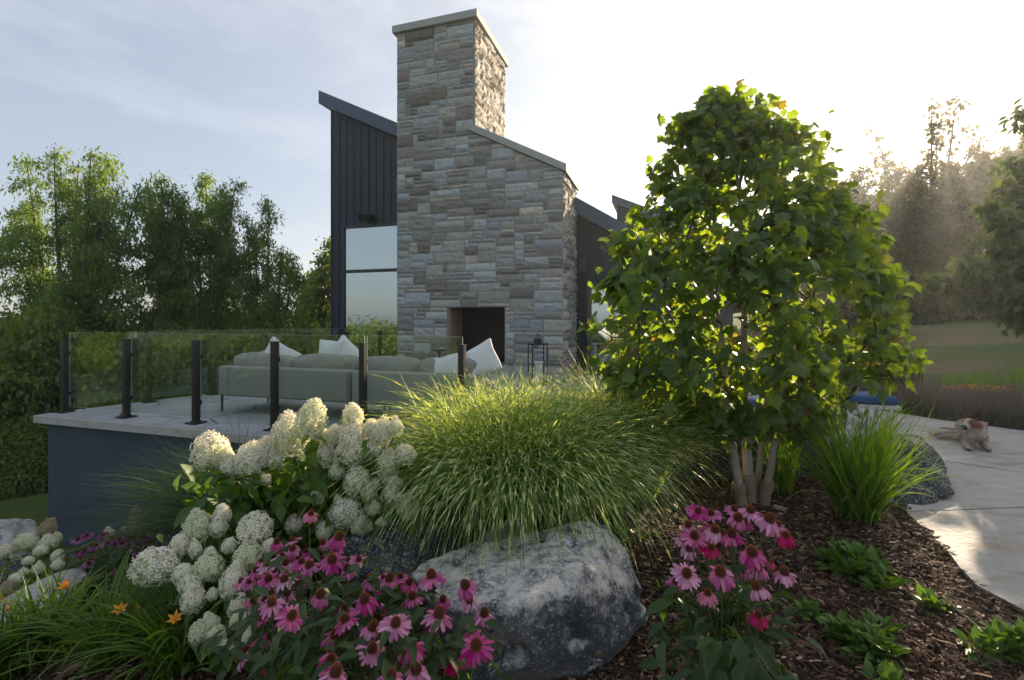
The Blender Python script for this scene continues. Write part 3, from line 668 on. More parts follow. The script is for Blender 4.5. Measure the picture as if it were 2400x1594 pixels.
# leaf shapes, length 1 along +Y
LANCE = (np.array([(0, 0, 0), (.16, .38, .03), (0, .42, -.03), (-.16, .38, .03), (0, 1, -.22)]), [np.array([(0, 1, 2), (0, 2, 3), (1, 4, 2), (2, 4, 3)])])
OVATE = (np.array([(0, 0, 0), (.27, .3, .06), (0, .33, -.03), (-.27, .3, .06), (.22, .62, .0), (0, .64, -.08), (-.22, .62, .0), (0, 1, -.26)]),
         [np.array([(0, 1, 2), (0, 2, 3), (4, 7, 5), (5, 7, 6)]), np.array([(1, 4, 5, 2), (2, 5, 6, 3)])])
QUADL = (np.array([(0, 0, 0), (.3, .45, .08), (0, 1, -.1), (-.3, .45, .08)]), [np.array([(0, 1, 2), (0, 2, 3)])])
def maple_leaf():
    o = [(0, 0), (.10, -.04), (.28, -.10), (.30, .06), (.50, .10), (.40, .24), (.56, .46), (.36, .46), (.30, .58), (.20, .52), (.22, .74), (.10, .76), (0, 1.0)]
    o = o+[(-x, y) for x, y in o[1:-1][::-1]]
    V = [(x, y, -abs(x)*.25-.35*max(0, y-.2)**2-.1*x*x) for x, y in o]; V.append((0, .3, .03)); c = len(V)-1; n = len(o)
    return np.array(V), [np.array([(i, (i+1) % n, c) for i in range(n)])]
MAPLE = maple_leaf()

LT = dict(
    ash=leafmat('ash_leaf', (.095, .165, .046), (.18, .25, .062), .45, (1.9, 1.8, .4), .5),
    ash2=leafmat('shrub_leaf', (.10, .165, .038), (.18, .235, .05), .45, (2.1, 1.8, .35), .5),
    maple=leafmat('maple_leaf', (.075, .130, .050), (.135, .19, .065), .54, (2.9, 2.6, .3), .38, autumn=((.13, .06, .035), .985)),
    wood=leafmat('forest_leaf', (.075, .095, .028), (.19, .16, .05), .4, (1.8, 1.4, .5), .6),
    near=leafmat('basswood_leaf', (.055, .10, .035), (.10, .145, .045), .4, (1.7, 1.5, .5), .45),
)
def grow(base, height, spread, leaders, g, side_n=11, sub_n=3, droop=.25, r0=.09, lean=.75):
    """A tree's woody frame: leaders to given tops, arching side branches. Returns tube list and twig segments (a, b)."""
    tubes, twigs = [], []
    base = np.array(base, float)
    for (tip, L0) in leaders:
        tip = np.array(tip, float); fork = base+np.array([0, 0, height*g.uniform(.12, .25)])
        mid = fork*.45+tip*.55; mid[:2] = fork[:2]*.4+tip[:2]*.6; mid += g.normal(0, height*.015, 3)
        ts = np.linspace(0, 1, 9)[:, None]; pts = (1-ts)**2*fork+2*(1-ts)*ts*mid+ts**2*tip
        rr = r0*(1-ts[:, 0])**.9*.6+.008; tubes.append((np.vstack([base, pts]), np.concatenate([[r0], rr]), 5))
        for k in range(side_n):
            t = (k+g.uniform(.2, .9))/side_n*.93+.06; p = (1-t)**2*fork+2*(1-t)*t*mid+t**2*tip
            ln = L0*spread*(.35+lean*(1-t))*g.uniform(.5, 1.15)*min(1, (1-t)*5+.2)+.10*spread*g.uniform(.3, 1)
            az = g.uniform(0, 2*math.pi); d = np.array([math.cos(az), math.sin(az), g.uniform(.15, .75)]); d /= np.linalg.norm(d)
            q = [p]; dd = d.copy(); m = 5
            for i in range(m):
                dd = dd+np.array([0, 0, -droop*(.5+i*.35)])+g.normal(0, .1, 3); dd /= np.linalg.norm(dd); q.append(q[-1]+dd*ln/m)
            tubes.append((np.array(q), np.linspace(r0*.28*(1-t)+.006, .003, m+1), 3))
            for i in range(m):
                if i > 0 or ln < .7*spread: twigs.append((q[i], q[i+1]))
                for _ in range(sub_n):
                    e = g.normal(0, 1, 3); e[2] = e[2]*.5-droop*.8; e /= np.linalg.norm(e); a = q[i]+(q[i+1]-q[i])*g.uniform(); twigs.append((a, a+e*ln*.17*g.uniform(.5, 1.3)))
        twigs += [(pts[-i-1], pts[-i]) for i in (1, 2, 3)]
    return tubes, twigs
def leaves_on(twigs, n, size, tmpl, g, droop=.6, scatter=.10, szvar=.35):
    A = np.array([t[0] for t in twigs]); B = np.array([t[1] for t in twigs]); ln = np.linalg.norm(B-A, axis=1)+.05
    i = g.choice(len(A), n, p=ln/ln.sum()); t = g.uniform(0, 1, (n, 1)); p = A[i]*(1-t)+B[i]*t+g.normal(0, scatter, (n, 3))
    ax = (B-A)[i]; ax /= np.linalg.norm(ax, axis=1, keepdims=True)+1e-6
    d = ax*.6+rdir(n, g=g)*.8+np.array([0, 0, -droop]); sc = size*(1+g.uniform(-szvar, szvar, n))
    return instance(*tmpl, frames(d, roll=g.normal(0, .7, n)), p, sc)
def tubes_mesh(name, tubes, m):
    mb = MB()
    for pts, rr, k in tubes: mb.tube(pts, list(rr), k, cap=False)
    return mb.mesh(name, m, True)
def make_tree(name, label, cat, base, height, spread, leaders, g, n_leaf, size, tmpl, lm, group=None, bark=None, droop=.25, leafdroop=.6, scatter=.1, side_n=11, sub_n=3, r0=.09, lean=.75):
    root = empty(name, tuple(base)); tag(root, label, cat, group)
    b = Vector(base)
    tubes, twigs = grow((0, 0, 0), height, spread, [(tuple(Vector(t)-b), l) for t, l in leaders], g, side_n, sub_n, droop, r0, lean)
    obj('trunk', tubes_mesh('trunk', tubes, bark or M['bark']), root)
    V, F = leaves_on(twigs, n_leaf, size, tmpl, g, leafdroop, scatter)
    obj('crown', mesh_from('crown', V, F, lm), root); return root
G = np.random.default_rng
def lead(pxs, d, g, jd=.6): return [(P(a, b, d+g.uniform(-jd, jd)), l) for a, b, l in pxs]
g = G(21)
TT = [
 ('tallest feathery tree left of the house, with golden sunlit tips', (175, 12.2), [(62, 368, .42), (128, 344, .34), (185, 380, .34), (214, 352, .34), (250, 356, .34), (282, 430, .38), (12, 530, .5), (330, 430, .36), (60, 470, .5), (240, 470, .45)], 60000, 2.3),
 ('feathery tree with a blunt top between the tallest tree and the house', (400, 13.2), [(345, 425, .3), (378, 414, .28), (412, 430, .28), (430, 470, .36), (350, 500, .4)], 34000, 2.1),
 ('upright feathery tree with two pointed tips standing mid-row', (490, 13.6), [(480, 405, .28), (517, 432, .28), (552, 428, .28), (460, 480, .36), (530, 520, .4)], 34000, 2.1),
 ('drooping feathery tree nearest to the tall window', (620, 14.0), [(577, 505, .34), (628, 462, .3), (665, 585, .5), (600, 560, .44), (690, 600, .42)], 30000, 2.2)]
for i, (lb, (px, d), ld, n, sp) in enumerate(TT):
    b = P(px, 752, d); b.z = g1(b.x, b.y)-.05
    make_tree('feathery_tree', lb, 'tree', b, 7, sp, lead(ld, d, g), g, n, .115, LANCE, LT['ash'], 'feathery trees left of the house', droop=.34, scatter=.10, side_n=22, sub_n=4, r0=.10, lean=1.6)
# shrub belt behind and below them
def bush_mesh(seed, n, size, lm, tmpl=OVATE, rx=1.5, rz=1.6, lobes=14):
    g = G(seed); c = rdir(lobes, -.2, 1, g)*np.array([rx*.62, rx*.62, rz*.62])+np.array([0, 0, rz*.42]); rad = g.uniform(.30, .52, lobes)*rx
    i = g.integers(0, lobes, n); dd = rdir(n, -.7, 1, g); rr = (g.uniform(.25, 1, n)**.5)[:, None]; bump = 1+.28*np.sin(dd[:, :1]*6+i[:, None])*np.cos(dd[:, 1:2]*7)
    p = c[i]+dd*rr*rad[i][:, None]*bump; d = dd*.6+rdir(n, g=g)*.7+np.array([0, 0, -.45])
    V, F = instance(*tmpl, frames(d, roll=g.normal(0, .6, n)), p, size*g.uniform(.6, 1.3, n)); return mesh_from('foliage', V, F, lm)
def bush_stems(seed, rx, rz, m, n=16):
    g = G(seed); mb = MB()
    for k in range(n):
        e = rdir(1, .1, 1, g)[0]*np.array([rx*.8, rx*.8, rz*.9])+np.array([0, 0, rz*.35]); b = np.array([g.normal(0, .1*rx), g.normal(0, .1*rx), 0])
        mb.tube([b, (b*.6+e*.4)+np.array([0, 0, .15*rz]), e], [.03*rx, .018*rx, .006*rx], 4, cap=False)
    return mb.mesh('stems', m, True)
bushes = [(bush_mesh(31+i, 15000, .105, LT['ash2']), bush_stems(41+i, 1.5, 1.6, M['bark'])) for i in range(3)]
SH = [(20, 11.5, 1.15, 1.75, 'dense shrub at the far left edge above the mown lawn'), (110, 11.0, 1.25, 1.75, 'broad shrub left of the corner post'), (235, 11.8, 1.1, 1.6, 'rounded shrub behind the first railing pane'), (330, 12.4, 1.1, 1.5, 'shrub behind the second railing pane'),
      (430, 12.4, 1.1, 1.45, 'shrub behind the third railing pane, mid-row'), (530, 12.8, 1.1, 1.55, 'shrub behind the left end of the sofa'), (620, 13.2, 1.1, 1.6, 'shrub behind the white pillows'), (710, 13.8, 1.2, 1.75, 'shrub close to the dark house corner'),
      (-70, 10.5, 1.25, 1.8, 'shrub cut by the left edge of the view'), (-20, 15, 1.7, 1.9, 'taller far shrub at the left horizon'), (150, 15, 1.7, 1.8, 'far shrub under the golden tree tips'), (380, 16, 1.7, 1.8, 'far shrub seen between the feathery trunks'), (560, 17, 1.7, 1.8, 'far shrub low behind the drooping tree'), (70, 9.8, .62, .75, 'low shrub at the lawn edge beside the retaining wall')]
for i, (px, d, s_, sz, lb) in enumerate(SH):
    b = P(px, 752, d); f, st_ = bushes[i % 3]; r = empty('shrub', (b.x, b.y, g1(b.x, b.y)-.05), i*1.3); tag(r, lb, 'shrub', 'shrubs below the feathery trees')
    r.scale = (s_, s_, sz); obj('foliage', f, r); obj('stems', st_, r)
g = G(55)
b = P(745, 752, 19); b.z = g1(b.x, b.y)
make_tree('bushy_tree', 'yellow-green leafy tree peeping past the dark house corner', 'tree', b, 6, 2.2, lead([(778, 560, .4), (745, 640, .5), (715, 690, .5), (760, 600, .4), (820, 580, .4)], 19, g), g, 16000, .15, OVATE, LT['ash2'], droop=.1, scatter=.14)

# ---- wood on the right, each trunk a tree; three kinds copied
def wood_tree(seed, h, sp, n, low=.25):
    g = G(seed); lds = []
    for k in range(6):
        a = g.uniform(0, 6.28); lds.append(((math.cos(a)*sp*.85*g.uniform(.3, 1), math.sin(a)*sp*.85*g.uniform(.3, 1), h*g.uniform(.72, 1)), .55))
    root = empty('woodland_tree')
    tubes, twigs = grow((0, 0, 0), h, sp, lds, g, 16, 4, .05, .15, .25)
    obj('trunk', tubes_mesh('trunk', tubes, M['bark']), root)
    V, F = leaves_on(twigs, n, .25, QUADL, g, .3, .10); obj('crown', mesh_from('crown', V, F, LT['wood']), root); return root
protos = [wood_tree(61, 10, 3.6, 9000), wood_tree(62, 8.5, 4.2, 16000), wood_tree(63, 12, 3.0, 5500), wood_tree(64, 12, 3.6, 2300)]
used = [False]*4
g = G(71)
WT = [  # px, top py, distance, kind
 (1985, 420, 34, 0), (2040, 385, 36, 0), (2095, 410, 35, 2), (2150, 372, 37, 2), (2178, 240, 38, 3), (2225, 372, 36, 0), (2262, 372, 35, 1), (2305, 300, 37, 2), (2350, 372, 34, 0), (2395, 340, 33, 1), (2450, 300, 33, 2), (2510, 360, 32, 0),
 (1940, 520, 33, 1), (2000, 520, 31, 1), (2060, 515, 31, 1), (2120, 505, 31, 1), (2185, 510, 30, 1), (2245, 500, 30, 1), (2310, 480, 30, 1), (2375, 470, 29, 1), (2440, 460, 29, 1),
 (1900, 560, 38, 0), (1960, 560, 40, 2), (2030, 570, 29, 1), (2100, 580, 28.5, 1), (2160, 590, 28, 1), (2230, 575, 28, 0), (2290, 570, 28, 1), (2360, 560, 27, 1), (2430, 540, 27, 0), (1840, 600, 42, 1), (2560, 380, 30, 1), (1990, 478, 30, 0), (2075, 455, 31, 0), (2130, 440, 32, 1), (2235, 432, 31, 0), (2280, 415, 32, 1), (2335, 400, 31, 0), (2400, 395, 31, 0), (2640, 360, 30, 0), (2740, 380, 30, 2), (2860, 360, 30, 1)]
word = ['thin airy', 'round bushy', 'tall gappy', 'very tall, nearly bare']
ordn = ['against the bright sky', 'inside the dark mass of the wood', 'at the lawn edge of the wood']
for i, (px, top, d, k) in enumerate(WT):
    p = P(px, top-(28 if top < 460 else 12), d); z0 = g1(p.x, p.y); root = protos[k] if not used[k] else copy_tree(protos[k]); used[k] = True
    h = [10, 8.5, 12, 12][k]; s_ = (p.z-z0)/h; root.location = (p.x, p.y, z0-.1); root.scale = (max(s_, .75)*g.uniform(.9, 1.1), max(s_, .75)*g.uniform(.9, 1.1), s_); root.rotation_euler = (0, 0, g.uniform(0, 6.28))
    nth = ['leftmost', 'second', 'third', 'fourth', 'fifth', 'sixth', 'seventh', 'eighth', 'ninth', 'tenth', 'eleventh', 'twelfth', 'thirteenth', 'fourteenth', 'fifteenth', 'sixteenth', 'seventeenth', 'eighteenth', 'nineteenth', 'twentieth', 'twenty-first', 'twenty-second'][sum(1 for w_ in WT if (w_[1] < 460) == (top < 460) and w_[3] == k and w_[0] < px)]
    tag(root, '%s from the left of the %s trees %s' % (nth, word[k], ordn[0] if top < 460 else ordn[1]), 'tree', 'trees of the wood beyond the hill lawn')
# undergrowth at the foot of the wood
ug = [bush_mesh(81+i, 6000, .26, LT['wood'], QUADL, 2.2, 1.7) for i in range(2)]
for i, px in enumerate(range(1860, 2620, 62)):
    d = 27.0+g.uniform(-.8, 1.2); p = P(px, 752, d); r = empty('undergrowth_shrub', (p.x, p.y, g1(p.x, p.y)-.2), i*1.1); r.scale = (1, 1, g.uniform(.8, 1.5)); obj('foliage', ug[i % 2], r); 
    tag(r, 'brownish shrub filling the foot of the wood behind the hill lawn', 'shrub', 'shrubs along the foot of the wood')

# ---- overhanging tree at the right edge
g = G(91); b = P(2560, 752, 9.6); b.z = g1(b.x, b.y)
lds = [(P(a, c, 9.6+g.uniform(-.8, .8)), l) for a, c, l in [(2395, 250, .5), (2360, 420, .55), (2290, 560, .6), (2235, 610, .5), (2190, 650, .35), (2300, 690, .5), (2460, 160, .5), (2400, 640, .6), (2560, 120, .5), (2380, 540, .6), (2330, 480, .5), (2340, 640, .5), (2420, 330, .5)]]
make_tree('basswood_tree', 'near broad-leaved tree reaching in from the right edge over the lawn', 'tree', b, 6.5, 1.6, lds, g, 12000, .17, OVATE, LT['near'], droop=.14, scatter=.09, side_n=12)

# ---- multi-stem maple in the bed
g = G(101); mb_ = on(1752, 1184, 4.25); mt = empty('maple_tree', tuple(mb_)); tag(mt, 'young four-stemmed maple with a dense green crown and burlap-wrapped feet', 'tree')
D0 = 4.25
def loc(px, py, d): return np.array(P(px, py, d)-mb_)
stems = [([(1738, 1184, 4.2), (1725, 1100, 4.2), (1712, 1020, 4.22), (1706, 950, 4.25), (1690, 760, 4.3), (1640, 600, 4.3), (1620, 440, 4.3)], .036),
         ([(1760, 1186, 4.25), (1752, 1080, 4.25), (1745, 1000, 4.28), (1742, 900, 4.3), (1745, 700, 4.3), (1735, 500, 4.3), (1722, 340, 4.3)], .044),
         ([(1768, 1186, 4.35), (1780, 1090, 4.38), (1788, 1010, 4.42), (1800, 900, 4.5), (1830, 700, 4.6), (1850, 520, 4.6), (1840, 400, 4.6)], .026),
         ([(1790, 1188, 4.2), (1805, 1100, 4.2), (1818, 1020, 4.2), (1830, 930, 4.2), (1880, 760, 4.2), (1930, 600, 4.2), (1950, 500, 4.2)], .032)]
nodes = []
for i, (pp, r) in enumerate(stems):
    pts = [loc(*q) for q in pp]; n = len(pts); bm_ = MB(); ref = []
    for a in range(n-1):
        for t in (0, .34, .67): ref.append(pts[a]*(1-t)+pts[a+1]*t+(g.normal(0, .004, 3) if t else 0))
    ref.append(pts[-1]); ref[0] = ref[0]-np.array([0, 0, .05])
    rr = [r*(1.15-.95*(j/(len(ref)-1))) for j in range(len(ref))]
    bm_.tube(ref, rr, 9); bm_.build('trunk', M['bark_maple'], mt, True)
    nodes += [(ref[j], rr[j]) for j in range(6, len(ref))]
    wb = MB(); kk = 7; ru = g.normal(0, .003, kk); q0 = [pts[0]+(pts[1]-pts[0])*t for t in np.linspace(-.03, [.62, .72, .60, .72][i], kk)]
    wb.tube(q0, [r*1.15+.006+ru[j]+(.010 if j in (4, 5) else 0) for j in range(kk)], 10)
    for s_ in range(5):
        a = g.uniform(0, 6.28); e = np.array([math.cos(a), math.sin(a), 0])*(r+.012); wb.tube([q0[-2]+e, q0[-2]+e*1.6+np.array([0, 0, .01]), q0[-2]+e*1.9-np.array([0, 0, .05+.05*g.uniform()])], [.004, .006, .001], 4)
    wb.build('burlap_wrap', M['burlap'], mt, True)
# crown envelope (photo outline) at tree distance: (py, left px, right px)
ENV = [(228, 1650, 1668), (262, 1655, 1850), (300, 1585, 1860), (345, 1570, 1925), (380, 1545, 1960), (430, 1545, 1965), (480, 1525, 1985), (520, 1450, 2045), (580, 1435, 2050), (640, 1420, 2095), (700, 1375, 2150), (760, 1370, 2130), (810, 1385, 2080), (850, 1400, 2130), (880, 1390, 2090), (920, 1425, 2010), (960, 1560, 1990), (985, 1605, 1960), (1010, 1640, 1870)]
ey = np.array([e[0] for e in ENV]); el = np.array([e[1] for e in ENV]); er = np.array([e[2] for e in ENV])
tips = []
while len(tips) < 570:
    py = g.uniform(235, 1000); l_, r_ = np.interp(py, ey, el), np.interp(py, ey, er)
    if g.uniform() < .12: l_ -= 16; r_ += 16; py -= 12
    wdt = (r_-l_); u = g.uniform(-1, 1); px = (l_+r_)/2+u*wdt/2; dep = math.sqrt(max(0, 1-u*u))*wdt/2/F_PX*D0*.85
    py2 = (py-640)/380; sh = .45+.55*math.sqrt(max(0, 1-min(1, py2*py2)))
    w_ = g.uniform(-1, 1); w_ = math.copysign(abs(w_)**.85, w_); q = loc(px, py, D0+.05+dep*w_*sh)
    if mnoise.noise(Vector((q[0]*2.1, q[1]*2.1, q[2]*3.2+7))) > -.17 or g.uniform() < .15: tips.append(q)
tips = np.array(tips); axis0 = np.array([0.05, .05, 0])
order = np.argsort(np.linalg.norm(tips[:, :2], axis=1)+.15*np.abs(tips[:, 2]-1.2)); NP = [list(map(float, n_[0])) for n_ in nodes]; NR = [n_[1] for n_ in nodes]; par = [-1]*len(NP); seg = []
for ti in order:
    t = tips[ti]; A = np.array(NP); dv = t-A; dist = np.linalg.norm(dv, axis=1); cost = dist+.55*np.maximum(0, -dv[:, 2])*1.0-.0*dist+np.where(dv[:, 2] < .0, .25, 0); j = int(np.argmin(cost)); a = A[j]
    m_ = a*.5+t*.5+np.array([0, 0, .05*dist[j]])+g.normal(0, .02, 3)*min(1, dist[j]); NP += [list(m_), list(t)]; NR += [0, 0]; par += [j, len(NP)-2]; seg.append((a, m_, t, j, len(NP)-2))
cnt = np.zeros(len(NP))
for i in range(len(NP)-1, -1, -1):
    cnt[i] += 1
    if par[i] >= 0: cnt[par[i]] += cnt[i]
mb = MB()
for i in range(len(NP)):
    if par[i] >= 0:
        r1 = .0026*cnt[i]**.45; r0_ = .0026*cnt[par[i]]**.45 if par[par[i]] >= 0 else r1*1.2; mb.tube([NP[par[i]], NP[i]], [min(r0_, r1*1.5), r1], 4, cap=False)
mb.build('branches', mat('maple_twig', (.10, .05, .035), .7), mt, True)
tw = [(s_[1], s_[2]) for s_ in seg]; A = np.array([t[0] for t in tw]); B = np.array([t[1] for t in tw])
nL = 9200; i = g.integers(0, len(A), nL); t = g.uniform(.1, 1.15, (nL, 1)); p = A[i]*(1-t)+B[i]*t+g.normal(0, .065, (nL, 3))
outw = p-np.array([0.05, .05, 1.1]); outw /= np.linalg.norm(outw, axis=1, keepdims=True)
d = outw*.35+rdir(nL, g=g)*.65+np.array([0, 0, -.75]); fr_ = frames(d, roll=g.normal(0, .55, nL))
V, F = instance(*MAPLE, fr_, p, .097*g.uniform(.45, 1.4, nL))
obj('crown', mesh_from('crown', V, F, LT['maple']), mt)

# ---- grasses
def blades(n, g, r0, L, phi0, phi1, width, segs=9, az=(0, 2*math.pi), pw=1.6, wob=.12, flat=True, azf=None, keel=0):
    a = g.uniform(az[0], az[1], n) if azf is None else azf(n)
    rr = r0*np.sqrt(g.uniform(0, 1, n)); ba = g.uniform(0, 6.28, n); bx, by = rr*np.cos(ba), rr*np.sin(ba)
    ll = g.uniform(L[0], L[1], n); p0 = g.uniform(phi0[0], phi0[1], n); p1 = g.uniform(phi1[0], phi1[1], n)
    P0 = np.stack([bx, by, np.zeros(n)], 1); V = np.zeros((n, segs+1, 2, 3)); tt = np.zeros((n, segs+1, 2)); cur = P0
    w0 = width*g.uniform(.7, 1.25, n); tw = g.normal(0, .5, n); wa = g.normal(0, wob, n)
    for k in range(segs+1):
        t = k/segs; ph = p0+(p1-p0)*t**pw; az_ = a+wa*t*2
        dr = np.stack([np.sin(ph)*np.cos(az_), np.sin(ph)*np.sin(az_), np.cos(ph)], 1)
        sd_ = np.stack([-np.sin(az_), np.cos(az_), np.zeros(n)], 1); nn = np.cross(dr, sd_); c, s = np.cos(tw*(.4+t))[:, None], np.sin(tw*(.4+t))[:, None]; sd_ = sd_*c+nn*s
        ww = (w0*(min(1, .55+t*2.2))*(1-max(0, (t-.35)/.65)**1.6)+.0004)[:, None]/2
        V[:, k, 0] = cur-sd_*ww; V[:, k, 1] = cur+sd_*ww; tt[:, k] = t; cur = cur+dr*(ll/segs)[:, None]
    k = (segs+1)*2; j = np.arange(segs)*2; f = np.stack([j, j+1, j+3, j+2], 1); F = (f[None]+(np.arange(n)*k)[:, None, None]).reshape(-1, 4)
    return V.reshape(-1, 3), F, tt.ravel()
zebra = leafmat('zebra_grass', (.11, .21, .045), (.19, .30, .075), .5, (1.5, 1.4, .5), .42, band=((.70, .72, .38), 55), spec=.35)
def grass_clump(name, label, cat, base, sets, m, group=None, floor=True):
    root = empty(name, tuple(base)); tag(root, label, cat, group); Vs, Fs, Ts, n = [], [], [], 0
    for st in sets:
        off = st.pop('off', (0, 0, 0)); V, F, T = blades(**st); V = V+np.array(off); Vs.append(V); Fs.append(F+n); Ts.append(T); n += len(V)
    V = np.concatenate(Vs)
    if floor: V[:, 2] = np.maximum(V[:, 2], -.02)
    obj('blades', mesh_from('blades', V, np.concatenate(Fs), m, False, {'tt': np.concatenate(Ts)}), root); return root
g = G(111)
zb = P(1205, 752, 3.8); zb.z = g1(zb.x, zb.y)
grass_clump('zebra_grass', 'huge fountain of yellow-banded ornamental grass in the middle of the bed', 'grass', zb, [
    dict(n=3600, g=g, r0=.46, L=(.95, 1.62), phi0=(.02, .42), phi1=(1.5, 2.95), width=.011, segs=11, pw=2.0),
    dict(n=1900, g=g, r0=.52, L=(1.0, 1.42), phi0=(.0, .3), phi1=(.5, 1.9), width=.009, segs=10, pw=2.2),
    dict(n=1100, g=g, r0=.44, L=(1.35, 1.85), phi0=(.10, .42), phi1=(2.7, 3.1), width=.0125, segs=14, az=(-2.8, -.3), pw=1.5)], zebra, 'banded grasses')
zb2 = P(1470, 752, 4.35); zb2.z = g1(zb2.x, zb2.y)
grass_clump('zebra_grass', 'smaller paler clump of banded grass half hidden by the maple crown', 'grass', zb2, [
    dict(n=2300, g=g, r0=.24, L=(.85, 1.35), phi0=(.05, .45), phi1=(1.2, 2.7), width=.010, segs=10, pw=1.6),
    dict(n=900, g=g, r0=.24, L=(1.0, 1.5), phi0=(.0, .3), phi1=(.5, 1.8), width=.008, segs=9, pw=2.1)], zebra, 'banded grasses')
thin = leafmat('fountain_grass', (.065, .13, .045), (.12, .19, .07), .35, (1.3, 1.4, .6), .5)
tb = P(575, 752, 4.25); tb.z = g1(tb.x, tb.y)
grass_clump('fountain_grass', 'fine dark green arching grass against the blue-grey wall', 'grass', tb, [
    dict(n=900, g=g, r0=.16, L=(1.0, 1.65), phi0=(.1, .75), phi1=(1.2, 2.2), width=.0055, segs=11, az=(math.pi*.72, math.pi*1.35), pw=1.3),
    dict(n=900, g=g, r0=.16, L=(.9, 1.6), phi0=(.0, .6), phi1=(.6, 2.0), width=.0055, segs=10, pw=1.5)], thin)
lily = leafmat('lily_blade', (.10, .20, .028), (.17, .28, .045), .5, (1.7, 1.6, .35), .4)
b = on(2012, 1222, 3.85)
grass_clump('iris_clump', 'large upright sword-leaved clump beside the pale stone path', 'plant', b, [
    dict(n=300, g=g, r0=.14, L=(.66, 1.15), phi0=(.02, .72), phi1=(.15, 1.3), width=.017, segs=8, pw=1.6),
    dict(n=70, g=g, r0=.15, L=(.6, .95), phi0=(.3, .8), phi1=(1.3, 2.5), width=.014, segs=9, pw=1.5)], lily, 'sword-leaved clumps')
b = on(1832, 1155, 4.55)
grass_clump('iris_clump', 'small upright sword-leaved clump just behind the maple stems', 'plant', b, [
    dict(n=90, g=g, r0=.09, L=(.5, .85), phi0=(.02, .35), phi1=(.15, .8), width=.015, segs=8, pw=1.6),
    dict(n=25, g=g, r0=.1, L=(.5, .7), phi0=(.3, .7), phi1=(1.3, 2.4), width=.013, segs=9, pw=1.5)], lily, 'sword-leaved clumps')
# daylilies with orange flowers
dl = leafmat('daylily_blade', (.075, .15, .022), (.14, .22, .035), .45, (1.5, 1.5, .4), .42)
orange = leafmat('daylily_petal', (.80, .30, .03), (.90, .42, .05), .35, (1.2, .8, .4), .5)
def lily_flower(parent, p, d, bud=False, s=.05):
    mb = MB(); n = 6; d = Vector(d).normalized(); a = d.orthogonal().normalized(); b_ = d.cross(a)
    for i in range(n):
        an = i*math.pi/3; e = a*math.cos(an)+b_*math.sin(an); t = b_*math.cos(an)-a*math.sin(an); op = .18 if bud else 1.0
        pr = [(0, .05), (.5, .16), (1.0, .42), (1.35, .95)] if not bud else [(0, .05), (.5, .12), (1.0, .12), (1.5, .02)]
        wd = [.04, .16, .26, .03]; V = []
        for (h_, r_), w_ in zip(pr, wd):
            c = d*h_*s+e*r_*s*(1 if bud else 1.1); V += [c-t*w_*s*op, c+t*w_*s*op]
        mb.add(V, [(0, 1, 3, 2), (2, 3, 5, 4), (4, 5, 7, 6)])
    o = mb.build('flower', orange, parent, True); o.location = Vector(p)-parent.location
    st = MB(); q = Vector((g.normal(0, .05), g.normal(0, .05), 0)); r = Vector(p)-parent.location
    st.tube([q-r, (q-r)*.5+Vector((0, 0, .04)), Vector((0, 0, 0))], [.004, .003, .003], 5); st.build('stem', M['stem'], o, True); return o
DLs = [((5, 1505, 2.5), 'daylily clump cut by the left edge, with upright orange buds', [(11, 1412, 1), (24, 1436, 1)]),
       ((112, 1490, 2.65), 'arching daylily clump second from the left edge, one orange bloom above it', [(160, 1380, 0)]),
       ((268, 1490, 2.5), 'arching daylily clump with an open orange flower and a closed bud', [(284, 1436, 0), (326, 1432, 1)]),
       ((420, 1505, 2.42), 'rightmost daylily clump, a single orange trumpet beside the white hydrangea', [(414, 1458, 0)])]
for (pp, lb, fl) in DLs:
    b = on(*pp); r = grass_clump('daylily_clump', lb, 'daylily', b, [dict(n=150, g=g, r0=.10, L=(.36, .66), phi0=(.1, .75), phi1=(1.3, 2.3), width=.013, segs=8, pw=1.2), dict(n=60, g=g, r0=.09, L=(.34, .55), phi0=(.05, .4), phi1=(.5, 1.4), width=.012, segs=7, pw=1.5)], dl, 'daylily clumps')
    for (px, py, bud) in fl: lily_flower(r, P(px, py, pp[2]-.12), (g.uniform(-.6, .2) if not bud else .1, -.35, .6 if not bud else 1), bool(bud), .034)

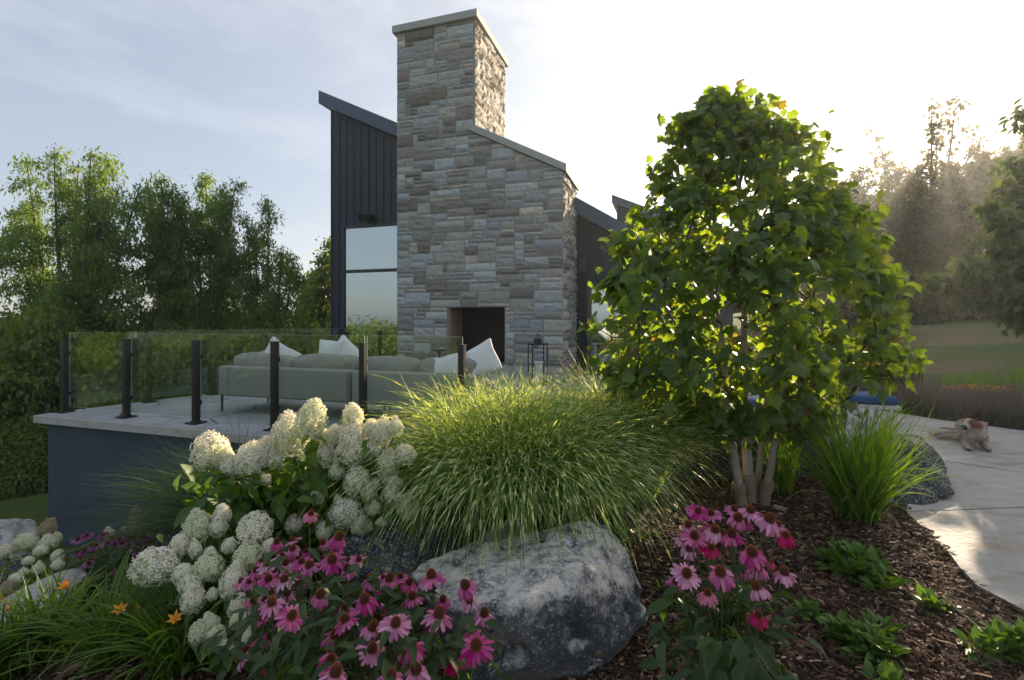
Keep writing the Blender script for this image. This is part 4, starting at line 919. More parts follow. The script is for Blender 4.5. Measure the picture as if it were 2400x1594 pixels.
# ================================================================== rocks
def rock_mat(name, dark, light, lich, thr=.5, up=.5, tan=(.30, .25, .19)):
    m = bpy.data.materials.new(name); m.use_nodes = True; t = m.node_tree; n = t.nodes; l = t.links; b = n['Principled BSDF']
    b.inputs['Roughness'].default_value = .88; b.inputs['Specular IOR Level'].default_value = .25
    tc = n.new('ShaderNodeTexCoord'); ge = n.new('ShaderNodeNewGeometry'); sp = n.new('ShaderNodeSeparateXYZ'); l.new(ge.outputs['Normal'], sp.inputs[0])
    def nz(sc, d=8, r=.65, dist=0):
        z = n.new('ShaderNodeTexNoise'); z.inputs['Scale'].default_value = sc; z.inputs['Detail'].default_value = d; z.inputs['Roughness'].default_value = r; z.inputs['Distortion'].default_value = dist; l.new(tc.outputs['Object'], z.inputs[0]); return z.outputs[0]
    def rng_(src, a, c, lo=0., hi=1.):
        r = n.new('ShaderNodeMapRange'); r.inputs['From Min'].default_value = a; r.inputs['From Max'].default_value = c; r.inputs['To Min'].default_value = lo; r.inputs['To Max'].default_value = hi; l.new(src, r.inputs[0]); return r.outputs[0]
    def mix(f, a, c):
        x = n.new('ShaderNodeMixRGB'); l.new(f, x.inputs[0])
        for s_, i in ((a, 1), (c, 2)):
            if isinstance(s_, tuple): x.inputs[i].default_value = (*s_, 1)
            else: l.new(s_, x.inputs[i])
        return x.outputs[0]
    def math_(op, a, c):
        x = n.new('ShaderNodeMath'); x.operation = op; x.use_clamp = True
        for s_, i in ((a, 0), (c, 1)):
            if isinstance(s_, (int, float)): x.inputs[i].default_value = s_
            else: l.new(s_, x.inputs[i])
        return x.outputs[0]
    base = mix(rng_(nz(2.2), .35, .65), dark, tuple(c*2.1 for c in dark))
    base = mix(rng_(sp.outputs[2], -.15, -.7), base, tan)
    big = math_('ADD', math_('MULTIPLY', rng_(nz(2.2, 4), .3, .7), .38), math_('MULTIPLY', rng_(sp.outputs[2], .0, .85), up))
    f = math_('MULTIPLY', rng_(big, thr-.12, thr+.25), rng_(nz(9, 14, .78, .5), .42, .56))
    c = mix(f, base, light)
    f2 = math_('MULTIPLY', rng_(nz(60, 6, .7), .54, .62), rng_(big, .08, .4)); c = mix(f2, c, lich)
    c = mix(math_('MULTIPLY', rng_(nz(15, 8, .7, .3), .60, .68), .85), c, (.012, .012, .010))
    vo = n.new('ShaderNodeTexVoronoi'); vo.inputs['Scale'].default_value = 5.5; vo.inputs['Randomness'].default_value = 1; l.new(tc.outputs['Object'], vo.inputs[0])
    c = mix(math_('MULTIPLY', rng_(vo.outputs['Distance'], .17, .13), rng_(nz(3.7, 2), .56, .60)), c, (.34, .32, .25))
    c = mix(math_('MULTIPLY', rng_(vo.outputs['Distance'], .09, .07), rng_(nz(9.1, 2), .66, .68)), c, (.36, .16, .04))
    l.new(c, b.inputs['Base Color'])
    q = n.new('ShaderNodeBump'); q.inputs['Strength'].default_value = .7; q.inputs['Distance'].default_value = .02; l.new(nz(28, 12, .7), q.inputs['Height'])
    q2 = n.new('ShaderNodeBump'); q2.inputs['Strength'].default_value = .5; q2.inputs['Distance'].default_value = .06; l.new(nz(7, 6, .6), q2.inputs['Height']); l.new(q.outputs[0], q2.inputs['Normal'])
    l.new(q2.outputs[0], b.inputs['Normal']); return m
RK_L = rock_mat('lichen_lit_boulder', (.058, .063, .070), (.62, .57, .49), (.60, .62, .64), .36, .75)  # pale top joins lichen with painted light; steep sides left dark
RK_D = rock_mat('dark_boulder', (.030, .033, .036), (.17, .175, .18), (.40, .40, .40), .55, .35)
RK_P = rock_mat('pale_boulder', (.13, .125, .12), (.46, .43, .39), (.55, .55, .55), .35, .5)
def rock(label, pts, m, voxel=.03, amp=.03, seed=0, strat=0, name='boulder', group=None, pit=0, cat='boulder', sm=2):
    pts = [Vector(p) for p in pts]; cen = sum(pts, Vector())/len(pts); cen.z = min(p.z for p in pts)
    bm = bmesh.new()
    for p in pts: bm.verts.new(p-cen)
    bmesh.ops.convex_hull(bm, input=bm.verts[:]); bmesh.ops.delete(bm, geom=[v for v in bm.verts if not v.link_faces], context='VERTS')
    me = bpy.data.meshes.new(name); bm.to_mesh(me); bm.free(); o = bpy.data.objects.new(name, me); COL.objects.link(o)
    md = o.modifiers.new('r', 'REMESH'); md.mode = 'VOXEL'; md.voxel_size = voxel
    ms = o.modifiers.new('s', 'SMOOTH'); ms.iterations = sm; ms.factor = .5
    dg = bpy.context.evaluated_depsgraph_get(); dg.update(); me2 = bpy.data.meshes.new_from_object(o.evaluated_get(dg)); o.modifiers.clear(); o.data = me2; me2.name = name
    me2.update(); off = Vector((seed*7.3, 1.1, seed*3.1)); nn = [v.normal.copy() for v in me2.vertices]
    for v, q in zip(me2.vertices, nn):
        c = v.co; a = mnoise.fractal(c*1.7+off, .9, 2.2, 4)*amp*1.6
        rdg = (1-abs(mnoise.noise(c*4.1+off)))**2*amp*.9
        fine = mnoise.fractal(c*11+off, .8, 2.1, 4)*amp*.35
        st_ = 0
        if strat: st_ = math.sin((c.z+.05*mnoise.noise(c*2.3+off))*strat)*amp*.55
        pt = 0
        if pit:
            w_ = mnoise.noise(c*9+off*2)
            if w_ > .25: pt = -(w_-.25)*pit
        v.co = c+q*(a+rdg+fine+st_+pt)
    for p in me2.polygons: p.use_smooth = True
    me2.materials.clear(); me2.materials.append(m); o.location = cen; tag(o, label, cat, group); return o
Q = lambda L_: [P(*q) for q in L_]
ridge = Q([(1000, 1395, 2.32), (1060, 1425, 2.15), (1180, 1432, 2.02), (1330, 1392, 2.16), (1425, 1385, 2.32)])
rock('large pale lichen-speckled limestone boulder in the centre foreground, dark and overhanging on its right', Q([
    (1392, 1218, 2.78), (1425, 1232, 2.74), (1300, 1240, 2.8), (1120, 1272, 2.8), (1010, 1318, 2.75), (966, 1345, 2.58),
    (1455, 1285, 2.66), (1480, 1350, 2.58), (1516, 1440, 2.52), (1500, 1458, 2.45), (1430, 1500, 2.32), (1404, 1575, 2.2),
    (1400, 1330, 3.3), (1150, 1370, 3.35), (1000, 1440, 3.1), (1480, 1500, 2.9), (1150, 1520, 3.2), (1380, 1500, 3.1)])
    +ridge+[Vector((p.x*.97, p.y+.10, -.46)) for p in ridge], RK_L, .015, .017, 1, pit=.12, group='garden boulders', sm=1)
rock('low dark rippled boulder between the white hydrangea and the banded grass', Q([
    (800, 1262, 2.95), (870, 1225, 3.1), (950, 1212, 3.15), (1000, 1215, 3.2), (1060, 1262, 3.1), (1062, 1330, 2.85), (840, 1345, 2.7), (960, 1370, 2.6), (1040, 1380, 2.7), (820, 1290, 3.6), (1040, 1290, 3.7), (930, 1400, 3.2), (780, 1330, 2.85)]), RK_D, .022, .05, 4, strat=42, group='garden boulders')
rock('small smooth grey-green stone peeking out beneath the banded grass', Q([
    (1118, 1268, 3.0), (1180, 1222, 3.05), (1218, 1212, 3.1), (1262, 1250, 3.05), (1272, 1290, 2.95), (1100, 1300, 2.95), (1180, 1240, 3.4), (1250, 1270, 3.4), (1120, 1320, 3.3), (1200, 1330, 3.0)]), mat('smooth_stone', (.20, .21, .18), .8, var=.2, vscale=5, bump=.3, bscale=30), .025, .012, 6, group='garden boulders')
rock('dark weathered boulder hidden behind the lower hydrangea heads', Q([
    (930, 1130, 3.7), (990, 1105, 3.8), (1040, 1130, 3.8), (1050, 1220, 3.6), (920, 1215, 3.6), (1000, 1150, 4.2), (940, 1170, 4.2), (1040, 1240, 3.5), (950, 1250, 3.5)]), RK_D, .03, .03, 7, group='garden boulders')
rock('long flat-topped dark boulder lying behind the maple stems', Q([
    (1610, 1000, 5.9), (1690, 985, 6.1), (1800, 990, 6.2), (1920, 1010, 6.1), (1600, 1070, 4.95), (1640, 1035, 5.0), (1760, 1030, 4.95), (1880, 1040, 5.0), (1955, 1055, 5.1), (1580, 1140, 5.0), (1640, 1160, 4.9), (1780, 1160, 4.85), (1900, 1158, 4.9), (1965, 1150, 5.0), (1620, 1090, 6.2), (1930, 1080, 6.3)]), RK_D, .035, .05, 9, group='garden boulders', strat=14)
rock('mottled boulder with a knobbly top in front of the blue lounger', Q([
    (1925, 975, 6.5), (1965, 955, 6.6), (2020, 962, 6.6), (2052, 990, 6.5), (2060, 1020, 6.3), (1930, 1050, 5.9), (2000, 1060, 5.9), (2050, 1060, 6.0), (1960, 1030, 7.1), (2040, 1040, 7.1), (1920, 1060, 6.6)]), RK_P, .03, .05, 11, group='garden boulders')
rock('wedge-shaped dark boulder with a pale flat top beside the stone path', Q([
    (1990, 1040, 4.9), (2080, 1018, 5.2), (2150, 1022, 5.2), (2185, 1050, 5.0), (2228, 1150, 4.25), (2170, 1195, 4.05), (2050, 1210, 4.1), (1985, 1180, 4.3), (2010, 1060, 4.6), (2140, 1045, 4.6), (2200, 1140, 4.7), (2000, 1110, 5.3), (2170, 1100, 5.4)]), RK_D, .03, .03, 13, group='garden boulders')
rock('pale layered limestone block at the left edge below the lawn', Q([
    (-60, 1235, 4.7), (20, 1218, 4.9), (75, 1222, 4.9), (98, 1245, 4.8), (105, 1290, 4.5), (60, 1310, 4.4), (-60, 1330, 4.3), (60, 1260, 5.4), (-60, 1270, 5.4), (95, 1320, 4.8), (-20, 1250, 4.5)]), RK_P, .025, .035, 15, strat=70, group='garden boulders')
rock('grey stone below the pale layered block at the left edge', Q([
    (-60, 1320, 4.0), (20, 1305, 4.1), (60, 1318, 4.1), (85, 1350, 3.9), (40, 1378, 3.75), (-50, 1390, 3.7), (30, 1345, 4.4), (-50, 1360, 4.4), (70, 1375, 4.1)]), RK_D, .025, .025, 17, group='garden boulders')
rock('long pale slab of rock slanting up behind the daylilies', Q([
    (-30, 1435, 3.1), (60, 1395, 3.2), (130, 1352, 3.4), (182, 1335, 3.5), (200, 1352, 3.4), (150, 1395, 3.15), (70, 1440, 3.0), (-20, 1475, 2.9), (180, 1375, 3.8), (60, 1430, 3.5), (-10, 1470, 3.4), (120, 1440, 3.1)]), RK_P, .022, .022, 19, strat=30, group='garden boulders')
rock('black speckled boulder at the foot of the blue-grey wall', Q([
    (378, 1245, 4.0), (410, 1212, 4.1), (455, 1192, 4.2), (490, 1200, 4.2), (510, 1250, 4.0), (500, 1310, 3.7), (400, 1310, 3.7), (460, 1230, 4.6), (400, 1260, 4.5), (370, 1285, 3.8), (490, 1280, 4.5)]), RK_D, .025, .03, 21, group='garden boulders')

# ================================================================== hydrangeas
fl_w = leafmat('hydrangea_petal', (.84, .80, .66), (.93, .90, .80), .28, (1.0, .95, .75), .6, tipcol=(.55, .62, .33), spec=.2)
fl_tan = leafmat('faded_petal', (.42, .36, .22), (.55, .42, .34), .25, (1.0, .9, .7), .6, tipcol=(.36, .38, .18), spec=.2)
hleaf = leafmat('hydrangea_leaf', (.065, .135, .020), (.11, .19, .030), .42, (2.0, 1.9, .35), .42)
def panicle(seed, cone, lm, n=210):
    g = G(seed); V = []; F = []; tt = []; k = 0; gold = math.pi*(3-math.sqrt(5))
    for i in range(n):
        z = 1-2*(i+.5)/n*.93; a = i*gold+g.normal(0, .12); r = math.sqrt(max(0, 1-z*z)); q = Vector((r*math.cos(a), r*math.sin(a), z)); bump = 1+.10*mnoise.noise(q*2.7+Vector((seed, 0, 0)))+g.normal(0, .035)
        wz = 1-cone*max(0, z)*.55; p = Vector((q.x*.46*wz, q.y*.46*wz, q.z*(.52+cone*.12)))*bump
        nn = (q+Vector(g.normal(0, .33, 3))).normalized(); e = nn.orthogonal().normalized(); f = nn.cross(e); ro = g.uniform(0, 1.57); e, f = e*math.cos(ro)+f*math.sin(ro), f*math.cos(ro)-e*math.sin(ro); s = .094*g.uniform(.7, 1.3); greening = float(np.clip((-z+.0)*.75+g.normal(0, .15)-.02, 0, 1))  # lower florets keep a greenish petal colour
        for (u, v) in ((e, f), (f, -e), (-e, -f), (-f, e)):
            V += [p, p+(u*.75+v*.28)*s+nn*s*.15, p+(u+v)*s*.72-nn*s*.02, p+(v*.75+u*.28)*s+nn*s*.15]; F.append((k, k+1, k+2, k+3)); k += 4; tt += [greening]*4
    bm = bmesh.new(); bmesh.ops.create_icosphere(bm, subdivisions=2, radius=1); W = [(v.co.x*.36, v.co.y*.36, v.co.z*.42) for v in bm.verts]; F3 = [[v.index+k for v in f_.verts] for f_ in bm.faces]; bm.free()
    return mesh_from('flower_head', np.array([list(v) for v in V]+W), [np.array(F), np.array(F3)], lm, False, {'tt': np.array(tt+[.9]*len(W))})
for m_ in (fl_w,):                              # some panicles are still greenish
    t_ = m_.node_tree; oi = t_.nodes.new('ShaderNodeObjectInfo'); x_ = t_.nodes.new('ShaderNodeMixRGB'); bb_ = t_.nodes['Principled BSDF']; src_ = bb_.inputs['Base Color'].links[0].from_socket
    a1 = t_.nodes.new('ShaderNodeMapRange'); a1.inputs['From Min'].default_value = .45; a1.inputs['To Max'].default_value = .6; t_.links.new(oi.outputs['Random'], a1.inputs[0])
    t_.links.new(a1.outputs[0], x_.inputs[0]); t_.links.new(src_, x_.inputs[1]); x_.inputs[2].default_value = (.60, .68, .40, 1); t_.links.new(x_.outputs[0], bb_.inputs['Base Color'])
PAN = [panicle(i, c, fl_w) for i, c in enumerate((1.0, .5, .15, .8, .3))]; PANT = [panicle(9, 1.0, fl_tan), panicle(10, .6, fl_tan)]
def hydrangea(label, base, heads, dep, leaf_n, lsize, g, extra=14, reach=.5):
    root = empty('hydrangea_bush', tuple(base)); tag(root, label, 'shrub', 'white panicle hydrangeas'); base = Vector(base); LA, LD = [], []; twm = MB()
    for (px, py, w_, h_, kind) in heads:
        d = dep(px, py); c = P(px, py, d)-base; sw = w_*d/F_PX; sh = h_*d/F_PX
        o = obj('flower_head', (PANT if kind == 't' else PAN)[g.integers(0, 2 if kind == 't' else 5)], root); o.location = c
        k = (sw+sh)/2; tilt = (w_-h_)/(w_+h_)
        o.scale = (sw*1.14, min(sw, sh)*1.12, sh*g.uniform(1.02, 1.25)); o.rotation_euler = (g.uniform(-.25, .1), g.uniform(-.3, .3), g.uniform(0, 6.28))
        if w_ > h_*1.2: o.rotation_euler = (g.uniform(-.2, .1), g.uniform(-.15, .15), g.uniform(-.3, .3))
        st0 = Vector((c.x*.25+g.normal(0, .05), c.y*.25+g.normal(0, .05), 0)); q = [st0, st0.lerp(c, .45)+Vector((0, .03, .06)), c-Vector((0, 0, sh*.3))]
        sm = MB(); inv = o.location; sm.tube([v for v in q], [.006, .0045, .003], 5); s_ = sm.build('stem', M['stem_red'], root)
        for t in np.linspace(.35, .97, 6):
            p = q[0]*(1-t)**2+q[1]*2*t*(1-t)+q[2]*t*t; a0 = g.uniform(0, 6.28)
            for sgn in (0, math.pi): LA.append(p); LD.append((math.cos(a0+sgn), math.sin(a0+sgn), -.55+g.normal(0, .3)))
    for _ in range(leaf_n):
        i = g.integers(0, len(heads)); px, py, w_, h_, kk = heads[i]; d = dep(px, py)+g.uniform(-.05, .35); c = P(px+g.normal(0, 40), py+g.uniform(15, 150), d-(.12 if 400 < px < 720 and py < 1200 else -.14))-base
        if c.z < .03: c.z = g.uniform(.03, .3)
        LA.append(c); a = g.uniform(0, 6.28); LD.append((math.cos(a), math.sin(a), g.uniform(-1.2, .35)))
    LA = np.array([list(v) for v in LA]); LD = np.array(LD); n = len(LA)
    V, F = instance(*OVATE, frames(LD, roll=g.normal(0, .4, n)), LA, lsize*g.uniform(.6, 1.25, n)); obj('foliage', mesh_from('foliage', V, F, hleaf, True), root); return root
c5 = lambda x, y, w_, h_, k='': (400+x*.3189, 900+y*.3189, w_*.3189, h_*.3189, k)
c6 = lambda x, y, w_, h_, k='': (x*.2832, 1150+y*.2832, w_*.2832, h_*.2832, k)
HU = [c5(*q) for q in [(295, 500, 230, 220), (420, 560, 120, 130), (460, 600, 150, 140), (600, 560, 220, 220), (705, 500, 150, 160), (870, 390, 250, 260), (790, 540, 150, 140), (1035, 265, 200, 220), (1095, 360, 130, 80), (1340, 235, 140, 150), (1190, 390, 140, 120), (1260, 370, 120, 100), (1325, 450, 230, 250), (1150, 510, 120, 160), (1470, 335, 110, 110), (1550, 360, 150, 170), (1650, 320, 110, 120), (1600, 600, 150, 180), (1720, 520, 160, 110), (1480, 480, 120, 100), (1370, 720, 170, 180), (1220, 640, 110, 90), (1500, 740, 90, 80), (1460, 800, 110, 120), (1620, 820, 140, 130), (1745, 905, 150, 140), (1080, 815, 90, 100), (1290, 950, 230, 160), (1400, 1040, 150, 120), (1490, 910, 120, 90), (905, 1030, 130, 110), (1135, 1080, 110, 110), (790, 920, 60, 70), (590, 690, 90, 90), (700, 700, 80, 70), (1640, 720, 120, 70), (1550, 1015, 80, 50), (1230, 850, 60, 60), (440, 830, 50, 60)]]
HLo = [c5(*q) for q in [(200, 1050, 210, 180), (380, 960, 110, 130), (350, 1050, 110, 110), (620, 1065, 220, 210), (70, 1190, 140, 130), (180, 1210, 80, 100), (570, 1270, 200, 170), (280, 1350, 190, 180), (100, 1400, 150, 120), (470, 1420, 170, 170), (150, 1490, 150, 120), (730, 1200, 110, 90), (430, 1190, 90, 90), (290, 1240, 80, 60)]]+[c6(*q) for q in [(1285, 630, 330, 230), (1600, 900, 180, 170), (1740, 1110, 140, 150), (1650, 1170, 160, 140), (1790, 1220, 130, 150), (1880, 1285, 130, 70), (1920, 790, 170, 200), (1980, 960, 160, 160), (1960, 1080, 120, 100), (2060, 1060, 110, 130), (2055, 1200, 100, 90), (1760, 860, 80, 90), (1550, 770, 140, 110)]]
g = G(131)
bh = P(705, 752, 3.05); bh.z = g1(bh.x, bh.y)
hydrangea('tall white-panicled hydrangea bush leaning over the rocks, its highest blooms above the deck edge', bh, HU, lambda x, y: 3.1-.0006*(y-950)-(.15 if y < 1010 and x < 760 else 0), 850, .135, g)
bh = P(560, 752, 2.5); bh.z = g1(bh.x, bh.y)
hydrangea('lower creamy-green hydrangea bush spilling down beside the pink coneflowers', bh, HLo, lambda x, y: float(np.interp(y, [1200, 1500], [2.75, 2.2])), 520, .095, g)
HS = [c6(*q) for q in [(210, 430, 165, 100), (30, 510, 90, 100), (390, 330, 120, 140, 't'), (400, 430, 130, 90), (475, 390, 60, 80), (335, 500, 110, 70), (480, 540, 90, 80), (480, 610, 90, 70), (320, 640, 100, 70), (235, 580, 80, 60), (200, 670, 90, 50), (130, 730, 120, 70), (60, 810, 120, 90, 't')]]
bh = P(75, 752, 3.75); bh.z = g1(bh.x, bh.y)
hydrangea('small sparse white hydrangea at the left edge among the pale rocks', bh, HS, lambda x, y: float(np.interp(y, [1240, 1400], [4.1, 3.3])), 190, .09, g)
bh = P(345, 752, 4.5); bh.z = g1(bh.x, bh.y)
hydrangea('short hydrangea with one faded tan panicle against the blue-grey wall', bh, [c6(1150, 240, 140, 175, 't'), c6(900, 345, 90, 60), c6(890, 450, 70, 60), c6(1040, 340, 110, 70, 't'), c6(940, 560, 60, 50), c6(1020, 560, 50, 50)], lambda x, y: 4.3, 90, .08, g)

# ================================================================== coneflowers
def petal_mat(name, a, b_): return leafmat(name, a, b_, .35, (1.2, .9, 1.1), .5, spec=.25)
PM_ = {'p': petal_mat('pink_petal', (.48, .065, .24), (.82, .30, .50)), 'c': petal_mat('crimson_petal', (.60, .045, .14), (.72, .10, .26)), 'v': petal_mat('purple_petal', (.32, .05, .26), (.46, .10, .36))}
def cone_mat():
    m = bpy.data.materials.new('flower_cone'); m.use_nodes = True; t = m.node_tree; n = t.nodes; l = t.links; b = n['Principled BSDF']; b.inputs['Roughness'].default_value = .7
    a = n.new('ShaderNodeAttribute'); a.attribute_name = 'tt'; r = n.new('ShaderNodeValToRGB'); r.color_ramp.elements[0].color = (.045, .008, .006, 1); r.color_ramp.elements[1].color = (.95, .26, .035, 1); r.color_ramp.elements[0].position = .2
    l.new(a.outputs['Fac'], r.inputs[0]); l.new(r.outputs[0], b.inputs[0]); return m
CM = cone_mat()
def petals(seed, m, droop, npet=17, fade=0):
    g = G(seed); V = []; F = []; k = 0
    for layer, (cnt_, lf) in enumerate(((npet, 1.0), (npet//3, .8))):
        for i in range(cnt_):
            a = 2*math.pi*(i+g.normal(0, .16))/cnt_+layer*.2; ln = .040*lf*g.uniform(.82, 1.12); wd = .0125*g.uniform(.8, 1.15); dr = droop+g.normal(0, .13)+layer*.15; tw = g.normal(0, .25)
            e = np.array([math.cos(a), math.sin(a), 0]); s = np.array([-math.sin(a), math.cos(a), 0]); c = e*.010; ph = dr*.35
            for j, (t, ww) in enumerate(((0, .35), (.3, .9), (.65, 1.0), (.9, .8), (1.0, .3))):
                if j: c = c+(e*math.cos(ph)-np.array([0, 0, 1])*math.sin(ph))*ln*(t-pt_); ph += dr*.35
                pt_ = t; sd_ = s*math.cos(tw*t)+np.array([0, 0, 1])*math.sin(tw*t); V += [c-sd_*wd*ww/2, c+np.array([0, 0, -.0015]), c+sd_*wd*ww/2]
                if j: F += [(k-3, k-2, k+1, k), (k-2, k-1, k+2, k+1)]
                k += 3
    return mesh_from('flower', np.array(V), np.array(F), m, True)
def cone(seed, r=.0155, h=.024, n=150, spent=False):
    g = G(seed); V = []; F3 = []; tt = []; k = 0; gold = math.pi*(3-math.sqrt(5))
    bm = bmesh.new(); bmesh.ops.create_icosphere(bm, subdivisions=2, radius=1); V = [(v.co.x*r*.82, v.co.y*r*.82, v.co.z*h*.72+.004) for v in bm.verts]; F3 = [[v.index for v in f.verts] for f in bm.faces]; k = len(V); bm.free(); tt = [.1]*k
    for i in range(n):
        z = 1-1.35*(i+.5)/n; a = i*gold; q = Vector((math.sqrt(max(0, 1-z*z))*math.cos(a), math.sqrt(max(0, 1-z*z))*math.sin(a), z)); p = Vector((q.x*r*.8, q.y*r*.8, q.z*h*.7+.004)); nn = Vector((q.x, q.y, q.z*.9+.25)).normalized(); e = nn.orthogonal().normalized(); f = nn.cross(e); s = .0015
        L_ = .0052*g.uniform(.8, 1.2)
        V += [tuple(p+e*s), tuple(p-e*s*.5+f*s*.87), tuple(p-e*s*.5-f*s*.87), tuple(p+nn*L_)]; F3 += [(k, k+1, k+3), (k+1, k+2, k+3), (k+2, k, k+3)]; k += 4; tt += [.15, .15, .15, .15 if spent else g.uniform(.6, 1)]
    return mesh_from('cone', np.array(V), np.array(F3), CM, False, {'tt': np.array(tt)})
for m_ in PM_.values():                        # blooms differ in age: some richer, some faded
    t_ = m_.node_tree; oi = t_.nodes.new('ShaderNodeObjectInfo'); hs_ = t_.nodes.new('ShaderNodeHueSaturation'); bb_ = t_.nodes['Principled BSDF']; src_ = bb_.inputs['Base Color'].links[0].from_socket
    a1 = t_.nodes.new('ShaderNodeMapRange'); a1.inputs['To Min'].default_value = 1.25; a1.inputs['To Max'].default_value = .62; t_.links.new(oi.outputs['Random'], a1.inputs[0]); t_.links.new(a1.outputs[0], hs_.inputs['Saturation'])
    a2 = t_.nodes.new('ShaderNodeMapRange'); a2.inputs['To Min'].default_value = .80; a2.inputs['To Max'].default_value = 1.12; t_.links.new(oi.outputs['Random'], a2.inputs[0]); t_.links.new(a2.outputs[0], hs_.inputs['Value'])
    t_.links.new(src_, hs_.inputs['Color']); t_.links.new(hs_.outputs[0], bb_.inputs['Base Color'])
PET = {k: [petals(11+i*3+ord(k), PM_[k], [.6, 1.0, 1.4, .35][i], [15, 18, 16, 20][i]) for i in range(4)] for k in 'pcv'}
CONE = [cone(1, .0162, .026), cone(2, .0175, .030), cone(3, .014, .019)]; SPENT = cone(5, .019, .024, 200, True)
CLEAF = (OVATE[0]*np.array([.68, 1, 1]), OVATE[1])
cleaf = leafmat('coneflower_leaf', (.028, .062, .020), (.055, .105, .026), .42, (2.4, 2.2, .3), .42)
def coneflowers(label, base, heads, dfun, g, nleaf, lsize, lr, lh, cat='flower', group='pink coneflowers', leafat=None):
    root = empty('coneflower_plant', tuple(base)); tag(root, label, 'coneflower', group); base = Vector(base)
    for (px, py, s, k) in heads:
        d = dfun(px, py, s); p = P(px, py, d)-base; sc = 1.08*s*d/F_PX/.095; sc = min(1.3, max(.6, sc))
        if k == 'x': o = obj('flower', SPENT, root); 
        else:
            o = obj('flower', PET[k if k in 'cv' else 'p'][g.integers(0, 4)], root); c = obj('cone', CONE[2 if k == 'c' else g.integers(0, 2)], o)
        side = k == 's'
        o.location = p+Vector((0, 0, -.012)); o.scale = (sc,)*3
        tl_ = R(55) if side else R(g.uniform(6, 30)); az = math.pi*1.15 if side else g.normal(-1.57, .9)
        nrm = Vector((math.sin(tl_)*math.cos(az), math.sin(tl_)*math.sin(az), math.cos(tl_))); o.rotation_mode = 'QUATERNION'; qn = nrm.to_track_quat('Z', 'Y'); o.rotation_quaternion = qn @ Matrix.Rotation(g.uniform(0, 6.28), 3, 'Z').to_quaternion()
        st = MB(); b0 = Vector((p.x*.45+g.normal(0, .025), p.y*.45+g.normal(0, .025), 0)); e = p-nrm*.014*sc; mid = b0.lerp(e, .55)+Vector((g.normal(0, .012), g.normal(0, .012), .02)); pts = [b0, mid, e-nrm*.05*sc, e]
        qi = o.rotation_quaternion.inverted(); st.tube([(qi @ (v-o.location))/sc for v in pts], [.0032/sc, .0028/sc, .0024/sc, .003/sc], 5); st.build('stem', M['stem'], o, True)
    A, D = [], []
    for _ in range(nleaf):
        if leafat is not None:
            q = leafat[g.integers(0, len(leafat))]; a = P(q[0]+g.normal(0, q[3]), q[1]+g.normal(0, q[4]), q[2]+g.normal(0, .10))-base; a.z = max(a.z, .02)
        else:
            r = lr*math.sqrt(g.uniform()); t = g.uniform(0, 6.28); a = Vector((r*math.cos(t), r*math.sin(t), lh*g.uniform(.05, 1)**1.3))
        A.append(list(a)); an = math.atan2(a.y, a.x)+g.normal(0, .9); D.append((math.cos(an), math.sin(an), g.uniform(-.9, .5)))
    V, F = instance(*CLEAF, frames(np.array(D), roll=g.normal(0, .35, len(A))), np.array(A), lsize*g.uniform(.6, 1.3, len(A))); V[:, 2] = np.maximum(V[:, 2], .003)
    obj('foliage', mesh_from('foliage', V, F, cleaf, True), root); return root
c7 = lambda x, y, s, k='p': (500+x*.2965, 1180+y*.2965, s*.2965, k)
FL = [c7(*q) for q in [(772, 65, 150, 'c'), (990, 250, 200), (500, 290, 140), (630, 275, 120), (628, 340, 150), (735, 360, 110), (730, 318, 60, 'x'), (870, 295, 130), (975, 345, 130), (545, 400, 110), (430, 460, 150), (385, 440, 100), (575, 458, 140), (700, 445, 150), (765, 475, 190), (940, 430, 200), (940, 395, 110), (1070, 430, 110), (1150, 430, 140), (1060, 500, 160), (340, 515, 140), (225, 600, 120), (283, 600, 130), (437, 580, 160), (565, 585, 180), (590, 520, 110), (672, 420, 110), (455, 685, 130), (580, 695, 160), (312, 750, 140), (402, 745, 130), (463, 768, 210), (845, 705, 200), (825, 825, 140, 'c'), (620, 865, 220), (395, 890, 170), (483, 910, 150), (450, 1030, 160), (275, 1135, 160, 's'), (220, 1200, 160, 's'), (430, 1290, 100, 'c'), (640, 540, 120), (700, 620, 110)]]
FR = [c7(*q) for q in [(1243, 580, 180), (1390, 575, 190), (1345, 570, 120), (1480, 560, 140), (1355, 665, 150), (1547, 605, 170), (1725, 550, 220), (1995, 628, 210), (1575, 725, 180), (1815, 740, 170), (2025, 750, 160), (1092, 725, 140), (1198, 740, 220), (1040, 815, 170), (1300, 790, 130), (1780, 855, 250), (1660, 780, 150, 'x'), (2140, 850, 200), (1047, 895, 210), (1440, 925, 240), (1255, 960, 220), (1310, 890, 150), (2035, 970, 180, 'c'), (960, 1020, 200), (1067, 1010, 180), (2080, 1095, 270), (1570, 1110, 250), (1250, 1130, 220), (925, 1210, 220), (1895, 1220, 190, 'c'), (965, 1310, 260), (1400, 1340, 260), (1605, 1290, 240), (2110, 1370, 100, 'c'), (1950, 880, 90, 'c'), (1550, 830, 150), (1390, 790, 150), (990, 1110, 110), (1230, 850, 150)]]
dcf = lambda px, py, s: min(2.45, max(1.32, .4*1133*.093/s+.6*float(np.interp(py, [1240, 1350, 1450, 1590], [2.35, 1.95, 1.6, 1.32]))))
g = G(141)
def filler(lst, n, gg, smin=70, smax=135):
    out = []
    for _ in range(n):
        a_, b_ = lst[gg.integers(0, len(lst))], lst[gg.integers(0, len(lst))]; t = gg.uniform(.3, .7)
        if math.hypot(a_[0]-b_[0], a_[1]-b_[1]) < 150: out.append((a_[0]*t+b_[0]*(1-t)+gg.normal(0, 14), a_[1]*t+b_[1]*(1-t)+gg.uniform(0, 26), gg.uniform(smin, smax)*.2965, 'x' if gg.uniform() < .12 else 'p'))
    return out
